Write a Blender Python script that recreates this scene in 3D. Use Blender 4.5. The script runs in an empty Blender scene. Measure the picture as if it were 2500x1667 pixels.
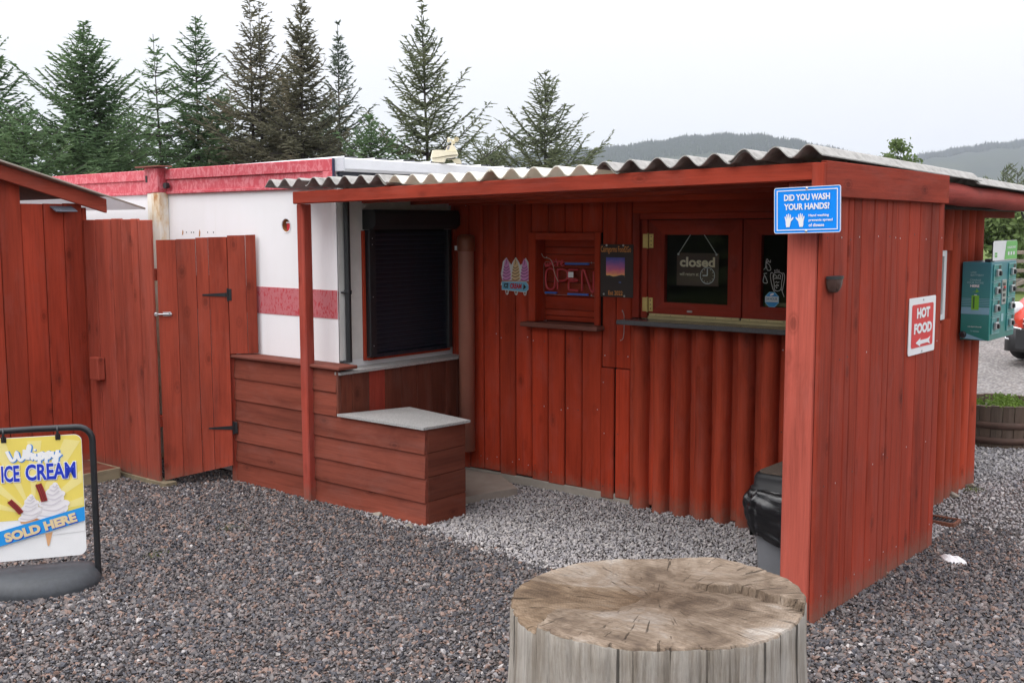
import bpy, bmesh, math, random
import numpy as np
from mathutils import Vector, Matrix
random.seed(7); rng = np.random.default_rng(7)
SC = bpy.context.scene
COL = SC.collection

# ------------------------------------------------------------------ camera
F_PX, YAW, PITCH, ROLL, EYE = 2637.5, math.radians(39.66), math.radians(6.04), math.radians(-.21), 1.75
fw = np.array([-math.sin(YAW)*math.cos(PITCH), math.cos(YAW)*math.cos(PITCH), -math.sin(PITCH)])
rt = np.array([math.cos(YAW), math.sin(YAW), 0.]); up = np.cross(rt, fw)
rt, up = rt*math.cos(ROLL)+up*math.sin(ROLL), -rt*math.sin(ROLL)+up*math.cos(ROLL)
CAM = np.array([0, 0, EYE])
cd = bpy.data.cameras.new('camera'); cam = bpy.data.objects.new('camera', cd); COL.objects.link(cam)
cd.sensor_width = 36; cd.lens = F_PX/2500*36; cd.clip_start = .05; cd.clip_end = 12000
M = Matrix(((rt[0], up[0], -fw[0], 0), (rt[1], up[1], -fw[1], 0), (rt[2], up[2], -fw[2], EYE), (0, 0, 0, 1)))
cam.matrix_world = M
SC.camera = cam
# ------------------------------------------------------------------ sky, sun, exposure
SUN_EL, SUN_AZ = math.radians(58), math.radians(205)      # azimuth clockwise from +Y
w = bpy.data.worlds.new('World'); SC.world = w; w.use_nodes = True
nt = w.node_tree; nt.nodes.clear()
N = nt.nodes.new; L = nt.links.new
out = N('ShaderNodeOutputWorld'); sky = N('ShaderNodeTexSky'); sky.sky_type = 'NISHITA'; sky.sun_disc = False
sky.sun_elevation = SUN_EL; sky.sun_rotation = SUN_AZ
b1 = N('ShaderNodeBackground'); b1.inputs[1].default_value = .07; L(sky.outputs[0], b1.inputs[0])
tc = N('ShaderNodeTexCoord'); sx = N('ShaderNodeSeparateXYZ'); L(tc.outputs['Generated'], sx.inputs[0])
mx = N('ShaderNodeMath'); mx.operation = 'MAXIMUM'; mx.inputs[1].default_value = 0; L(sx.outputs[2], mx.inputs[0])
ma = N('ShaderNodeMath'); ma.operation = 'MULTIPLY_ADD'; ma.inputs[1].default_value = 2.3; ma.inputs[2].default_value = 1.0; L(mx.outputs[0], ma.inputs[0])
ms = N('ShaderNodeMath'); ms.operation = 'MULTIPLY'; ms.inputs[1].default_value = .57; L(ma.outputs[0], ms.inputs[0])
b2 = N('ShaderNodeBackground'); b2.inputs[0].default_value = (.965, .96, 1.0, 1); L(ms.outputs[0], b2.inputs[1])
mix = N('ShaderNodeMixShader'); mix.inputs[0].default_value = .92
L(b1.outputs[0], mix.inputs[1]); L(b2.outputs[0], mix.inputs[2]); L(mix.outputs[0], out.inputs[0])
sl = bpy.data.lights.new('sun', 'SUN'); sl.energy = 1.5; sl.angle = math.radians(60); sl.color = (1, .97, .92)
so = bpy.data.objects.new('sun', sl); COL.objects.link(so)
sd = Vector((math.sin(SUN_AZ)*math.cos(SUN_EL), math.cos(SUN_AZ)*math.cos(SUN_EL), math.sin(SUN_EL)))
so.rotation_euler = sd.to_track_quat('Z', 'Y').to_euler(); so.location = sd*30
vs = SC.view_settings; vs.view_transform = 'Standard'; vs.look = 'None'; vs.gamma = 1; vs.exposure = 0.56; vs.use_curve_mapping = False
cy = SC.cycles; cy.use_denoising = True; cy.max_bounces = 6; cy.diffuse_bounces = 3; cy.glossy_bounces = 3
cy.transmission_bounces = 4; cy.transparent_max_bounces = 8; cy.volume_bounces = 1; cy.caustics_reflective = False; cy.caustics_refractive = False

# ------------------------------------------------------------------ photo pixel -> point on a known plane
def ray(x, y): return (x-1250)/F_PX*rt-(y-833.5)/F_PX*up+fw
def pz(x, y, z=0.):
    d = ray(x, y); return CAM+d*(z-EYE)/d[2]
def py(x, y, Y):
    d = ray(x, y); return CAM+d*Y/d[1]
def px(x, y, X):
    d = ray(x, y); return CAM+d*X/d[0]
def away(x, dist):
    d = ray(x, 560); d = d/math.hypot(d[0], d[1]); return np.array([d[0]*dist, d[1]*dist, 0.])

# ------------------------------------------------------------------ materials
def S(r, g, b):
    f = lambda c: (c/255/12.92 if c/255 <= .04045 else ((c/255+.055)/1.055)**2.4)
    return (f(r), f(g), f(b))
class NT:
    def __init__(s, name):
        s.m = bpy.data.materials.new(name); s.m.use_nodes = True; s.t = s.m.node_tree; s.t.nodes.clear()
        s.o = s.t.nodes.new('ShaderNodeOutputMaterial'); s.p = s.n('ShaderNodeBsdfPrincipled'); s.l(s.p.outputs[0], s.o.inputs[0])
    def n(s, t, **k):
        q = s.t.nodes.new(t)
        for a, v in k.items(): setattr(q, a, v)
        return q
    def l(s, a, b): s.t.links.new(a, b)
    def val(s, sock, v): sock.default_value = v
    def coords(s, kind='Object', rand=False, scale=(1, 1, 1)):
        c = s.n('ShaderNodeTexCoord'); o = c.outputs[kind]
        if rand:
            r = s.n('ShaderNodeObjectInfo'); v = s.n('ShaderNodeVectorMath', operation='MULTIPLY_ADD')
            cr = s.n('ShaderNodeCombineXYZ')
            for i in range(3): s.l(r.outputs['Random'], cr.inputs[i])
            s.l(cr.outputs[0], v.inputs[0]); v.inputs[1].default_value = (37.1, 53.7, 71.3); s.l(o, v.inputs[2]); o = v.outputs[0]
        mp = s.n('ShaderNodeMapping'); mp.inputs['Scale'].default_value = scale; s.l(o, mp.inputs[0]); return mp.outputs[0]
    def noise(s, vec, scale, detail=4, rough=.6, dist=0):
        q = s.n('ShaderNodeTexNoise'); q.inputs['Scale'].default_value = scale; q.inputs['Detail'].default_value = detail
        q.inputs['Roughness'].default_value = rough; q.inputs['Distortion'].default_value = dist
        s.l(vec, q.inputs['Vector']); return q.outputs['Fac']
    def ramp(s, fac, stops, mode='LINEAR'):
        q = s.n('ShaderNodeValToRGB'); e = q.color_ramp.elements; q.color_ramp.interpolation = mode
        while len(e) < len(stops): e.new(.5)
        for i, (p, c) in enumerate(stops):
            e[i].position = p; e[i].color = (*c, 1) if len(c) == 3 else c
        s.l(fac, q.inputs[0]); return q.outputs['Color']
    def mixc(s, fac, a, b, mode='MIX'):
        q = s.n('ShaderNodeMix', data_type='RGBA', blend_type=mode)
        for sock, v in ((q.inputs[0], fac), (q.inputs[6], a), (q.inputs[7], b)):
            if isinstance(v, bpy.types.NodeSocket): s.l(v, sock)
            elif isinstance(v, (int, float)): sock.default_value = v
            else: sock.default_value = (*v, 1)
        return q.outputs[2]
    def math(s, op, a, b=0, c=0):
        q = s.n('ShaderNodeMath', operation=op)
        for i, v in enumerate((a, b, c)):
            if isinstance(v, bpy.types.NodeSocket): s.l(v, q.inputs[i])
            else: q.inputs[i].default_value = v
        return q.outputs[0]
    def bump(s, h, strength=.3, dist=.01):
        q = s.n('ShaderNodeBump'); q.inputs['Strength'].default_value = strength; q.inputs['Distance'].default_value = dist
        s.l(h, q.inputs['Height']); s.l(q.outputs[0], s.p.inputs['Normal'])
    def set(s, col=None, rough=None, metal=None, spec=None):
        for k, v in (('Base Color', col), ('Roughness', rough), ('Metallic', metal), ('Specular IOR Level', spec)):
            if v is None: continue
            if isinstance(v, bpy.types.NodeSocket): s.l(v, s.p.inputs[k])
            elif k == 'Base Color': s.p.inputs[k].default_value = (*v, 1)
            else: s.p.inputs[k].default_value = v
        return s.m
def plain(name, col, rough=.5, metal=0, spec=.5, var=.12, scale=9, bump=0, bscale=60, bdist=.002):
    q = NT(name); v = q.coords(); f = q.noise(v, scale, 5, .65)
    c = q.ramp(f, [(.3, tuple(x*(1-var) for x in col)), (.7, tuple(min(1, x*(1+var)) for x in col))])
    if bump: q.bump(q.noise(v, bscale, 3), bump, bdist)
    rr = q.math('MULTIPLY_ADD', f, .2, rough-.1)
    return q.set(c, rr, metal, spec)
def wood(name, col, axis='z', var=.30, rough=.72, grain=1., worn=.0):
    q = NT(name)
    st = {'x': (1.6, 42, 42), 'y': (42, 1.6, 42), 'z': (42, 42, 1.6)}[axis]
    lo = {'x': (.6, 5, 5), 'y': (5, .6, 5), 'z': (5, 5, .6)}[axis]
    kn = {'x': (3.6, 7, 7), 'y': (7, 3.6, 7), 'z': (7, 7, 3.6)}[axis]
    g = q.noise(q.coords(rand=True, scale=st), 1.6, 6, .7, .8)
    b = q.noise(q.coords(rand=True, scale=lo), 1.3, 4, .6, .3)
    base = q.ramp(b, [(.28, tuple(c*(1-var) for c in col)), (.5, col), (.75, tuple(min(1, c*(1+var*.9)) for c in col))])
    grn = q.ramp(g, [(.3, (.66,)*3), (.5, (.97,)*3), (.72, (1.16,)*3)])
    c = q.mixc(.75*grain, base, grn, 'MULTIPLY')
    vo = q.n('ShaderNodeTexVoronoi'); vo.inputs['Scale'].default_value = 1.; vo.inputs['Randomness'].default_value = 1
    q.l(q.coords(rand=True, scale=kn), vo.inputs['Vector'])
    kf = q.ramp(vo.outputs['Distance'], [(.0, (.0,)*3), (.09, (.22,)*3), (.125, (.85,)*3), (.15, (.55,)*3), (.21, (1,)*3)])
    c = q.mixc(.46, c, kf, 'MULTIPLY')
    oi = q.n('ShaderNodeObjectInfo')
    pv = q.ramp(oi.outputs['Random'], [(0, (.80, .88, .92)), (.3, (.96, .97, .98)), (.6, (.90, .98, 1.03)), (1, (1.08, 1.06, 1.05))])
    c = q.mixc(1., c, pv, 'MULTIPLY')
    fd = q.ramp(q.noise(q.coords(rand=True, scale=tuple(x*.9+1.5 for x in lo)), 1.1, 6, .7, .6), [(.50, (0,)*3), (.72, (.30,)*3)]); c = q.mixc(fd, c, tuple(x*.75+.07 for x in col))
    dk = q.ramp(q.noise(q.coords(rand=True, scale=tuple(x*.7+.8 for x in lo)), 1.0, 5, .65, .4), [(.30, (.62, .60, .60)), (.46, (1, 1, 1))]); c = q.mixc(.7, c, dk, 'MULTIPLY')
    sp = q.ramp(q.noise(q.coords(rand=True, scale=(14, 14, 14)), 2.2, 6, .75), [(.66, (0,)*3), (.76, (1,)*3)])
    c = q.mixc(q.math('MULTIPLY', sp, .16+worn), c, tuple(min(1, x*1.25+.10) for x in col))
    if axis == 'z':                                          # mud splashed up the foot of upright boards
        gz = q.n('ShaderNodeNewGeometry'); sz = q.n('ShaderNodeSeparateXYZ'); q.l(gz.outputs['Position'], sz.inputs[0])
        spl = q.noise(q.coords(rand=True, scale=(22, 22, 16)), 1.5, 6, .75)
        msk = q.ramp(q.math('SUBTRACT', q.math('MULTIPLY', spl, .30), sz.outputs[2]), [(.02, (0,)*3), (.13, (.5,)*3)])
        c = q.mixc(msk, c, (.17, .125, .095))
    q.bump(q.math('ADD', g, q.math('MULTIPLY', kf, .6)), .45, .004)
    rr = q.math('MULTIPLY_ADD', b, .3, rough-.10)
    return q.set(c, rr, 0, .14)
RED = (.325, .045, .024)
W_RED_Z = wood('red stained timber upright', RED, 'z')
W_RED_X = wood('red stained timber lengthwise', RED, 'x')
W_RED_Y = wood('red stained timber crosswise', RED, 'y')
W_POST = wood('red stained rough sawn post', (.49, .098, .066), 'z', worn=.14)
W_BACK = wood('red brown stained wall boards', (.42, .044, .017), 'z')
W_BACKX = wood('red brown stained wall boards lengthwise', (.42, .044, .017), 'x')
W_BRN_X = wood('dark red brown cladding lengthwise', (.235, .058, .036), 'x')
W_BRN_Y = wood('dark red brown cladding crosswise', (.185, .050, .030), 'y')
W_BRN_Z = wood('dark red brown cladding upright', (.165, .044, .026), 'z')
W_GATE = wood('red stained gate boards', (.37, .062, .034), 'z', worn=.1)
W_FENCE = wood('weathered red stained fence boards', (.37, .072, .044), 'z', worn=.2)
W_SHED = wood('red stained shed boards', (.37, .052, .026), 'z')
W_LOG = wood('red stained half logs', (.40, .054, .024), 'z', grain=.9)
W_RAW = wood('bare weathered timber', (.32, .25, .16), 'y')
W_GREY = wood('grey weathered timber', (.26, .22, .18), 'x')
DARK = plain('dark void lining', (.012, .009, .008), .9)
q = NT('white painted steel panel'); stk = q.noise(q.coords(scale=(9, 9, .35)), 1.6, 6, .7); blt = q.noise(q.coords(), 1.7, 5, .65)
c = q.ramp(stk, [(.30, (.90, .90, .93)), (.60, (.88, .88, .90)), (.80, (.80, .79, .77))]); c = q.mixc(.5, c, q.ramp(blt, [(.3, (.93, .92, .90)), (.6, (1, 1, 1))]), 'MULTIPLY'); WHITE = q.set(c, .42, 0, .4)
WHITE_END = WHITE
def peel(name, a, b, sc, lo, hi, str_axis=(1, 1, 1)):
    q = NT(name); v = q.coords(scale=str_axis); f = q.noise(v, sc, 5, .6, 1.2)
    c = q.ramp(f, [(lo, a), (hi, b)]); big = q.noise(v, 1.3, 3)
    c = q.mixc(q.math('MULTIPLY', big, .35), c, tuple(x*.8 for x in b))
    return q.set(c, .55, 0, .4)
PEEL = peel('flaking faded red paint', (.70, .22, .25), (.57, .080, .105), 30, .42, .55, (1, 1, .6))
PEEL2 = peel('pale pink stripe with red flecks', (.55, .19, .21), (.50, .045, .06), 34, .53, .58, (1.7, 1, .75))
PINK = plain('faded pink stripe', (.42, .095, .11), .5, var=.06)
CEM = NT('fibre cement sheet'); v = CEM.coords(); c = CEM.ramp(CEM.noise(v, 16, 7, .75), [(.32, (.20, .195, .18)), (.5, (.36, .35, .335)), (.66, (.43, .42, .40)), (.74, (.30, .31, .24))]); CEM.bump(CEM.noise(v, 120, 3), .25, .003); CEM = CEM.set(c, .9, 0, .15)
q = NT('translucent corrugated sheet'); f = q.noise(q.coords(), 4, 5)
c = q.ramp(f, [(.3, (.80, .76, .66)), (.7, (.90, .88, .82))]); q.set(c, .35, 0, .5)
tr = q.n('ShaderNodeBsdfTranslucent'); q.l(c, tr.inputs[0]); mxs = q.n('ShaderNodeMixShader'); mxs.inputs[0].default_value = .30
q.l(q.p.outputs[0], mxs.inputs[1]); q.l(tr.outputs[0], mxs.inputs[2]); q.l(mxs.outputs[0], q.o.inputs[0]); TRANS = q.m
BLACKPL = plain('black plastic', (.022, .023, .026), .38, var=.2)
BLACKM = plain('black painted steel', (.016, .017, .02), .42, var=.2, scale=30, bump=.1, bscale=200)
SHUT = plain('black shutter slats', (.010, .015, .026), .30, spec=.5, var=.25)
RUBBER = plain('grey black recycled rubber', (.055, .06, .068), .62, var=.2, scale=40, bump=.3, bscale=180)
STEEL = plain('zinc plated steel', (.55, .55, .57), .35, .9, var=.15)
BRASS = plain('brass', (.55, .42, .16), .38, .85, var=.2)
BRASSPALE = plain('pale brass strip', (.52, .42, .22), .42, .5, var=.15)
SPECK = NT('speckled grey worktop'); v = SPECK.coords(); f1 = SPECK.noise(v, 160, 3, .8); f2 = SPECK.noise(v, 7, 5, .7)
c = SPECK.ramp(f1, [(.35, (.16, .16, .16)), (.5, (.42, .42, .42)), (.65, (.55, .55, .55))])
c = SPECK.mixc(SPECK.math('MULTIPLY', f2, .5), c, (.27, .25, .23)); SPECK = SPECK.set(c, .45, 0, .5)
SLATE = plain('dark grey granite worktop', (.085, .083, .092), .22, var=.25, scale=120)
PIPE = plain('brown drain pipe', (.36, .145, .10), .5, var=.12, scale=5)
CONC = plain('concrete slab', (.33, .29, .25), .9, var=.12, scale=12, bump=.25)
PRINTW = plain('white print', (.82, .82, .84), .4, var=.02)
PRINTB = plain('dark print', (.015, .015, .02), .45)
GLASS = NT('window glass'); GLASS.t.nodes.remove(GLASS.p)
g1 = GLASS.n('ShaderNodeBsdfTransparent'); g1.inputs[0].default_value = (.86, .9, .9, 1); g2 = GLASS.n('ShaderNodeBsdfGlossy'); g2.inputs['Roughness'].default_value = .015
fr = GLASS.n('ShaderNodeFresnel'); fr.inputs[0].default_value = 1.32; gm = GLASS.n('ShaderNodeMixShader')
GLASS.l(fr.outputs[0], gm.inputs[0]); GLASS.l(g1.outputs[0], gm.inputs[1]); GLASS.l(g2.outputs[0], gm.inputs[2]); GLASS.l(gm.outputs[0], GLASS.o.inputs[0]); GLASS = GLASS.m
def flat(name, r, g, b, rough=.4): return plain(name, S(r, g, b), rough, var=.03)

# ------------------------------------------------------------------ mesh builder
_CH = None
def _chidx():
    global _CH
    if _CH is None:
        cs = [(i, j, k) for i in (0, 1) for j in (0, 1) for k in (0, 1)]; ix = {}
        for n, c in enumerate(cs):
            for a in range(3): ix[(c, a)] = n*3+a           # vertex lying on the face normal to axis a
        F = []
        for a in range(3):
            b, d = (a+1) % 3, (a+2) % 3
            for s in (0, 1):
                loop = []
                for (p, r) in ((0, 0), (1, 0), (1, 1), (0, 1)):
                    c = [0]*3; c[a] = s; c[b] = p; c[d] = r; loop.append(ix[(tuple(c), a)])
                F.append(loop if s else loop[::-1])
        for a in range(3):
            b, d = (a+1) % 3, (a+2) % 3
            for p in (0, 1):
                for r in (0, 1):
                    c0 = [0]*3; c1 = [0]*3; c0[a] = 0; c1[a] = 1; c0[b] = c1[b] = p; c0[d] = c1[d] = r
                    lp = [ix[(tuple(c0), b)], ix[(tuple(c1), b)], ix[(tuple(c1), d)], ix[(tuple(c0), d)]]
                    F.append(lp if (p ^ r) == 1 else lp[::-1])
        for c in cs:
            lp = [ix[(c, 0)], ix[(c, 1)], ix[(c, 2)]]
            F.append(lp if sum(c) % 2 == 1 else lp[::-1])
        _CH = (cs, F)
    return _CH
class MB:
    def __init__(s): s.v = []; s.f = []; s.m = []; s.sm = []
    def add(s, v, f, mat, smooth=False):
        n = len(s.v); s.v += [tuple(map(float, p)) for p in v]
        for q in f: s.f.append([i+n for i in q]); s.m.append(mat); s.sm.append(smooth)
        return s
    def obox(s, P, U, V, W, mat, c=.003):
        """chamfered box from corner P along U, V, W (right handed)"""
        P, U, V, W = (np.array(a, float) for a in (P, U, V, W))
        lens = [np.linalg.norm(a) for a in (U, V, W)]; e = [min(.49, c/max(l, 1e-6)) for l in lens]
        cs, F = _chidx(); vs_ = []
        if np.dot(np.cross(U, V), W) < 0: P = P+W; W = -W
        for cc in cs:
            for a in range(3):
                t = [float(x) for x in cc]
                for b in range(3):
                    if b != a: t[b] = e[b] if cc[b] == 0 else 1-e[b]
                vs_.append(P+U*t[0]+V*t[1]+W*t[2])
        return s.add(vs_, F, mat)
    def box(s, x0, x1, y0, y1, z0, z1, mat, c=.003):
        x0, x1 = min(x0, x1), max(x0, x1); y0, y1 = min(y0, y1), max(y0, y1); z0, z1 = min(z0, z1), max(z0, z1)
        return s.obox((x0, y0, z0), (x1-x0, 0, 0), (0, y1-y0, 0), (0, 0, z1-z0), mat, c)
    def tube(s, pts, r, mat, n=8, caps=True, closed=False):
        pts = [np.array(p, float) for p in pts]; rs = r if hasattr(r, '__len__') else [r]*len(pts)
        v = []; f = []; prev = None; m = len(pts)
        for i, p in enumerate(pts):
            a = pts[(i-1) % m] if (i > 0 or closed) else p; b = pts[(i+1) % m] if (i < m-1 or closed) else p
            t = b-a; t /= max(np.linalg.norm(t), 1e-9)
            if prev is None:
                h = np.array([0, 0, 1.]) if abs(t[2]) < .9 else np.array([1., 0, 0]); u = np.cross(h, t)
            else: u = prev-t*np.dot(prev, t)
            u /= np.linalg.norm(u); prev = u; w_ = np.cross(t, u)
            for k in range(n):
                an = 2*math.pi*k/n; v.append(p+(u*math.cos(an)+w_*math.sin(an))*rs[i])
        for i in range(m if closed else m-1):
            for k in range(n):
                j = (i+1) % m; f.append((i*n+k, i*n+(k+1) % n, j*n+(k+1) % n, j*n+k))
        s.add(v, f, mat, True)
        if caps and not closed: s.add(v[:n], [list(range(n))[::-1]], mat); s.add(v[-n:], [list(range(n))], mat)
        return s
    def lathe(s, c, prof, mat, n=24, smooth=True, axis=(0, 0, 1), caps=True):
        ax = np.array(axis, float); ax /= np.linalg.norm(ax); h = np.array([1., 0, 0]) if abs(ax[0]) < .9 else np.array([0, 1., 0])
        u = np.cross(ax, h); u /= np.linalg.norm(u); w_ = np.cross(ax, u); v = []; f = []
        for (r, z) in prof:
            for k in range(n):
                a = 2*math.pi*k/n; v.append(np.array(c)+ax*z+(u*math.cos(a)+w_*math.sin(a))*r)
        for i in range(len(prof)-1):
            for k in range(n): f.append((i*n+k, i*n+(k+1) % n, (i+1)*n+(k+1) % n, (i+1)*n+k))
        s.add(v, f, mat, smooth)
        if caps: s.add(v[:n], [list(range(n))[::-1]], mat); s.add(v[-n:], [list(range(n))], mat)
        return s
    def build(s, name, parent=None, origin=None, **props):
        v = np.array(s.v, float)
        if origin is None:
            lo, hi = v.min(0), v.max(0); origin = np.array([(lo[0]+hi[0])/2, (lo[1]+hi[1])/2, lo[2]])
        origin = np.array(origin, float); me = bpy.data.meshes.new(name)
        me.from_pydata([tuple(p) for p in v-origin], [], s.f)
        mats = list(dict.fromkeys(s.m))
        for m_ in mats: me.materials.append(m_)
        if len(mats) > 1: me.polygons.foreach_set('material_index', [mats.index(m_) for m_ in s.m])
        me.polygons.foreach_set('use_smooth', s.sm); me.update()
        return place(name, me, parent, origin, **props)
WO = {}
def place(name, data, parent, origin, **props):
    o = bpy.data.objects.new(name, data); COL.objects.link(o); origin = np.array(origin, float); WO[o] = origin
    if parent is not None: o.parent = parent; o.location = origin-WO[parent]
    else: o.location = origin
    for k, v in props.items(): o[k] = v
    return o
def thing(name, loc, label, category, group=None):
    o = place(name, None, None, loc, label=label, category=category); o.empty_display_size = .1
    if group: o['group'] = group
    return o
def one(mb, name, label, category, group=None, origin=None):
    o = mb.build(name, None, origin, label=label, category=category)
    if group: o['group'] = group
    return o
def B(name, parent, x0, x1, y0, y1, z0, z1, mat, c=.003, **k): return MB().box(x0, x1, y0, y1, z0, z1, mat, c).build(name, parent, **k)
R = lambda a, b: random.uniform(a, b)
def nail(mb, p, n, r=.0042):
    mb.lathe(p, [(r, -.001), (r, .0006), (r*.6, .0012)], STEEL if random.random() < .6 else BLACKM, 6, axis=n, smooth=False)
# ------------------------------------------------------------------ flat print on a plane
class Fr:
    """a plane with origin o, right u, up v and outward normal n (metres)"""
    def __init__(s, o, u, v):
        s.o = np.array(o, float); s.u = np.array(u, float); s.u /= np.linalg.norm(s.u); v = np.array(v, float)
        v -= s.u*np.dot(v, s.u); s.v = v/np.linalg.norm(v); s.n = np.cross(s.u, s.v)
    def p(s, a, b, c=0.): return s.o+s.u*a+s.v*b+s.n*c
    def poly(s, mb, pts, mat, h=.0015): mb.add([s.p(a, b, h) for a, b in pts], [list(range(len(pts)))], mat)
    def rect(s, mb, a0, b0, a1, b1, mat, h=.0015): s.poly(mb, [(a0, b0), (a1, b0), (a1, b1), (a0, b1)], mat, h)
    def rrect(s, a0, b0, a1, b1, r, n=5):
        P = []
        for cx, cy_, st in ((a1-r, b0+r, -90), (a1-r, b1-r, 0), (a0+r, b1-r, 90), (a0+r, b0+r, 180)):
            for i in range(n+1):
                t = math.radians(st+90*i/n); P.append((cx+r*math.cos(t), cy_+r*math.sin(t)))
        return P
    def ell(s, a, b, ra, rb, n=20, rot=0):
        P = []
        for i in range(n):
            t = 2*math.pi*i/n; x, y = ra*math.cos(t), rb*math.sin(t)
            P.append((a+x*math.cos(rot)-y*math.sin(rot), b+x*math.sin(rot)+y*math.cos(rot)))
        return P
    def plate(s, mb, pts, t, mat, side=None):
        n = len(pts); side = side or mat
        mb.add([s.p(a, b, 0) for a, b in pts], [list(range(n))], mat); mb.add([s.p(a, b, -t) for a, b in pts], [list(range(n))[::-1]], mat)
        v = [s.p(a, b, 0) for a, b in pts]+[s.p(a, b, -t) for a, b in pts]
        mb.add(v, [(i, i+n, (i+1) % n+n, (i+1) % n) for i in range(n)], side)
    def stroke(s, mb, pts, wd, mat, h=.0015, closed=False):
        pts = [np.array(p, float) for p in pts]; n = len(pts); v = []; 
        for i, p in enumerate(pts):
            a = pts[(i-1) % n] if (i or closed) else p; b = pts[(i+1) % n] if (i < n-1 or closed) else p
            d = b-a; d /= max(np.hypot(*d), 1e-9); q = np.array([-d[1], d[0]])*wd/2; hh = h+.0004*i/n
            v += [s.p(*(p+q), hh), s.p(*(p-q), hh)]
        m = n if closed else n-1
        mb.add(v, [(2*i+1, (2*i+3) % (2*n), (2*i+2) % (2*n), 2*i) for i in range(m)], mat)
    def text(s, mb, t, a0, b0, a1, b1, mat, h=.002, bold=.0, shear=0., rot=0.):
        """lettering stretched into the box a0..a1, b0..b1"""
        V, Fc = glyphs(t, bold, shear); lo, hi = V.min(0), V.max(0)
        q = (V-lo)/(hi-lo); ca, cb = (a0+a1)/2, (b0+b1)/2; A = (q[:, 0]-.5)*(a1-a0); Bv = (q[:, 1]-.5)*(b1-b0)
        x = ca+A*math.cos(rot)-Bv*math.sin(rot); y = cb+A*math.sin(rot)+Bv*math.cos(rot)
        mb.add([s.p(i, j, h) for i, j in zip(x, y)], Fc, mat)
_G = {}
def glyphs(t, bold, shear):
    k = (t, bold, shear)
    if k not in _G:
        c = bpy.data.curves.new('lettering', 'FONT'); c.body = t; c.size = 1; c.offset = bold; c.shear = shear; c.resolution_u = 3; c.fill_mode = 'FRONT'
        o = bpy.data.objects.new('lettering', c); me = bpy.data.meshes.new_from_object(o)
        V = np.array([v.co[:2] for v in me.vertices]); Fc = [list(p.vertices) for p in me.polygons]
        nz = [p.normal.z for p in me.polygons]; Fc = [f if z > 0 else f[::-1] for f, z in zip(Fc, nz)]
        bpy.data.objects.remove(o); bpy.data.curves.remove(c); bpy.data.meshes.remove(me); _G[k] = (V, Fc)
    return _G[k]
def spline(P, n=6, closed=False):
    P = [np.array(p, float) for p in P]; m = len(P); o = []
    for i in range(m if closed else m-1):
        g = lambda j: P[j % m] if closed else P[min(max(j, 0), m-1)]
        a, b, c, d = g(i-1), g(i), g(i+1), g(i+2)
        for k in range(n):
            t = k/n; o.append(.5*((2*b)+(-a+c)*t+(2*a-5*b+4*c-d)*t*t+(-a+3*b-3*c+d)*t**3))
    if not closed: o.append(P[-1])
    return o
# ================================================================== SETTING
# ---- ground sheets
def gravel_mat(name, cols, sc, bumpd=.01):
    q = NT(name); v = q.coords()
    vo = q.n('ShaderNodeTexVoronoi'); vo.inputs['Scale'].default_value = sc; q.l(v, vo.inputs['Vector'])
    sp = q.n('ShaderNodeSeparateColor'); q.l(vo.outputs['Color'], sp.inputs[0])
    c = q.ramp(sp.outputs[0], [(i/len(cols), k) for i, k in enumerate(cols)], 'CONSTANT')
    ed = q.ramp(vo.outputs['Distance'], [(.25, (1,)*3), (.75, (.45,)*3)])
    c = q.mixc(1, c, ed, 'MULTIPLY'); big = q.noise(v, .35, 5, .6)
    c = q.mixc(1, c, q.ramp(big, [(.3, (.72, .70, .68)), (.7, (1.25, 1.22, 1.18))]), 'MULTIPLY')
    q.bump(q.math('SUBTRACT', 1, vo.outputs['Distance']), .8, bumpd)
    return q.set(c, .8, 0, .3)
G_YARD = gravel_mat('gravel bed', [(.05, .045, .045), (.09, .08, .078), (.07, .055, .05), (.12, .11, .11)], 70)
G_DRIVE = gravel_mat('pale driveway gravel', [(.20, .19, .195), (.30, .285, .285), (.25, .23, .22), (.36, .345, .34)], 34)
q = NT('field grass'); v = q.coords(); f = q.noise(v, .25, 6, .7); f2 = q.noise(v, 6, 5, .7)
c = q.ramp(f, [(.3, (.075, .115, .03)), (.6, (.13, .17, .05)), (.8, (.19, .19, .08))]); c = q.mixc(.7, c, q.ramp(f2, [(.3, (.6,)*3), (.7, (1.25,)*3)]), 'MULTIPLY')
q.bump(f2, .5, .05); GRASS = q.set(c, .95, 0, .1)
def sheet(name, pts, z, mat, **k):
    o = MB().add([(x, y, z) for x, y in pts], [list(range(len(pts)))], mat).build(name, None, (0, 0, 0), kind='structure'); return o
sheet('ground', [(-6000, -6000), (6000, -6000), (6000, 6000), (-6000, 6000)], -.03, GRASS)
sheet('driveway', [(-14, -10), (16, -10), (14, 27), (-7.6, 26.2), (-16, 22), (-20, 6)], -.014, G_DRIVE)
sheet('gravel_yard', [(-13, -6), (4, -6), (4, 9.2), (-1.2, 9.6), (-6, 9.2), (-13, 9)], -.006, G_YARD)

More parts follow.
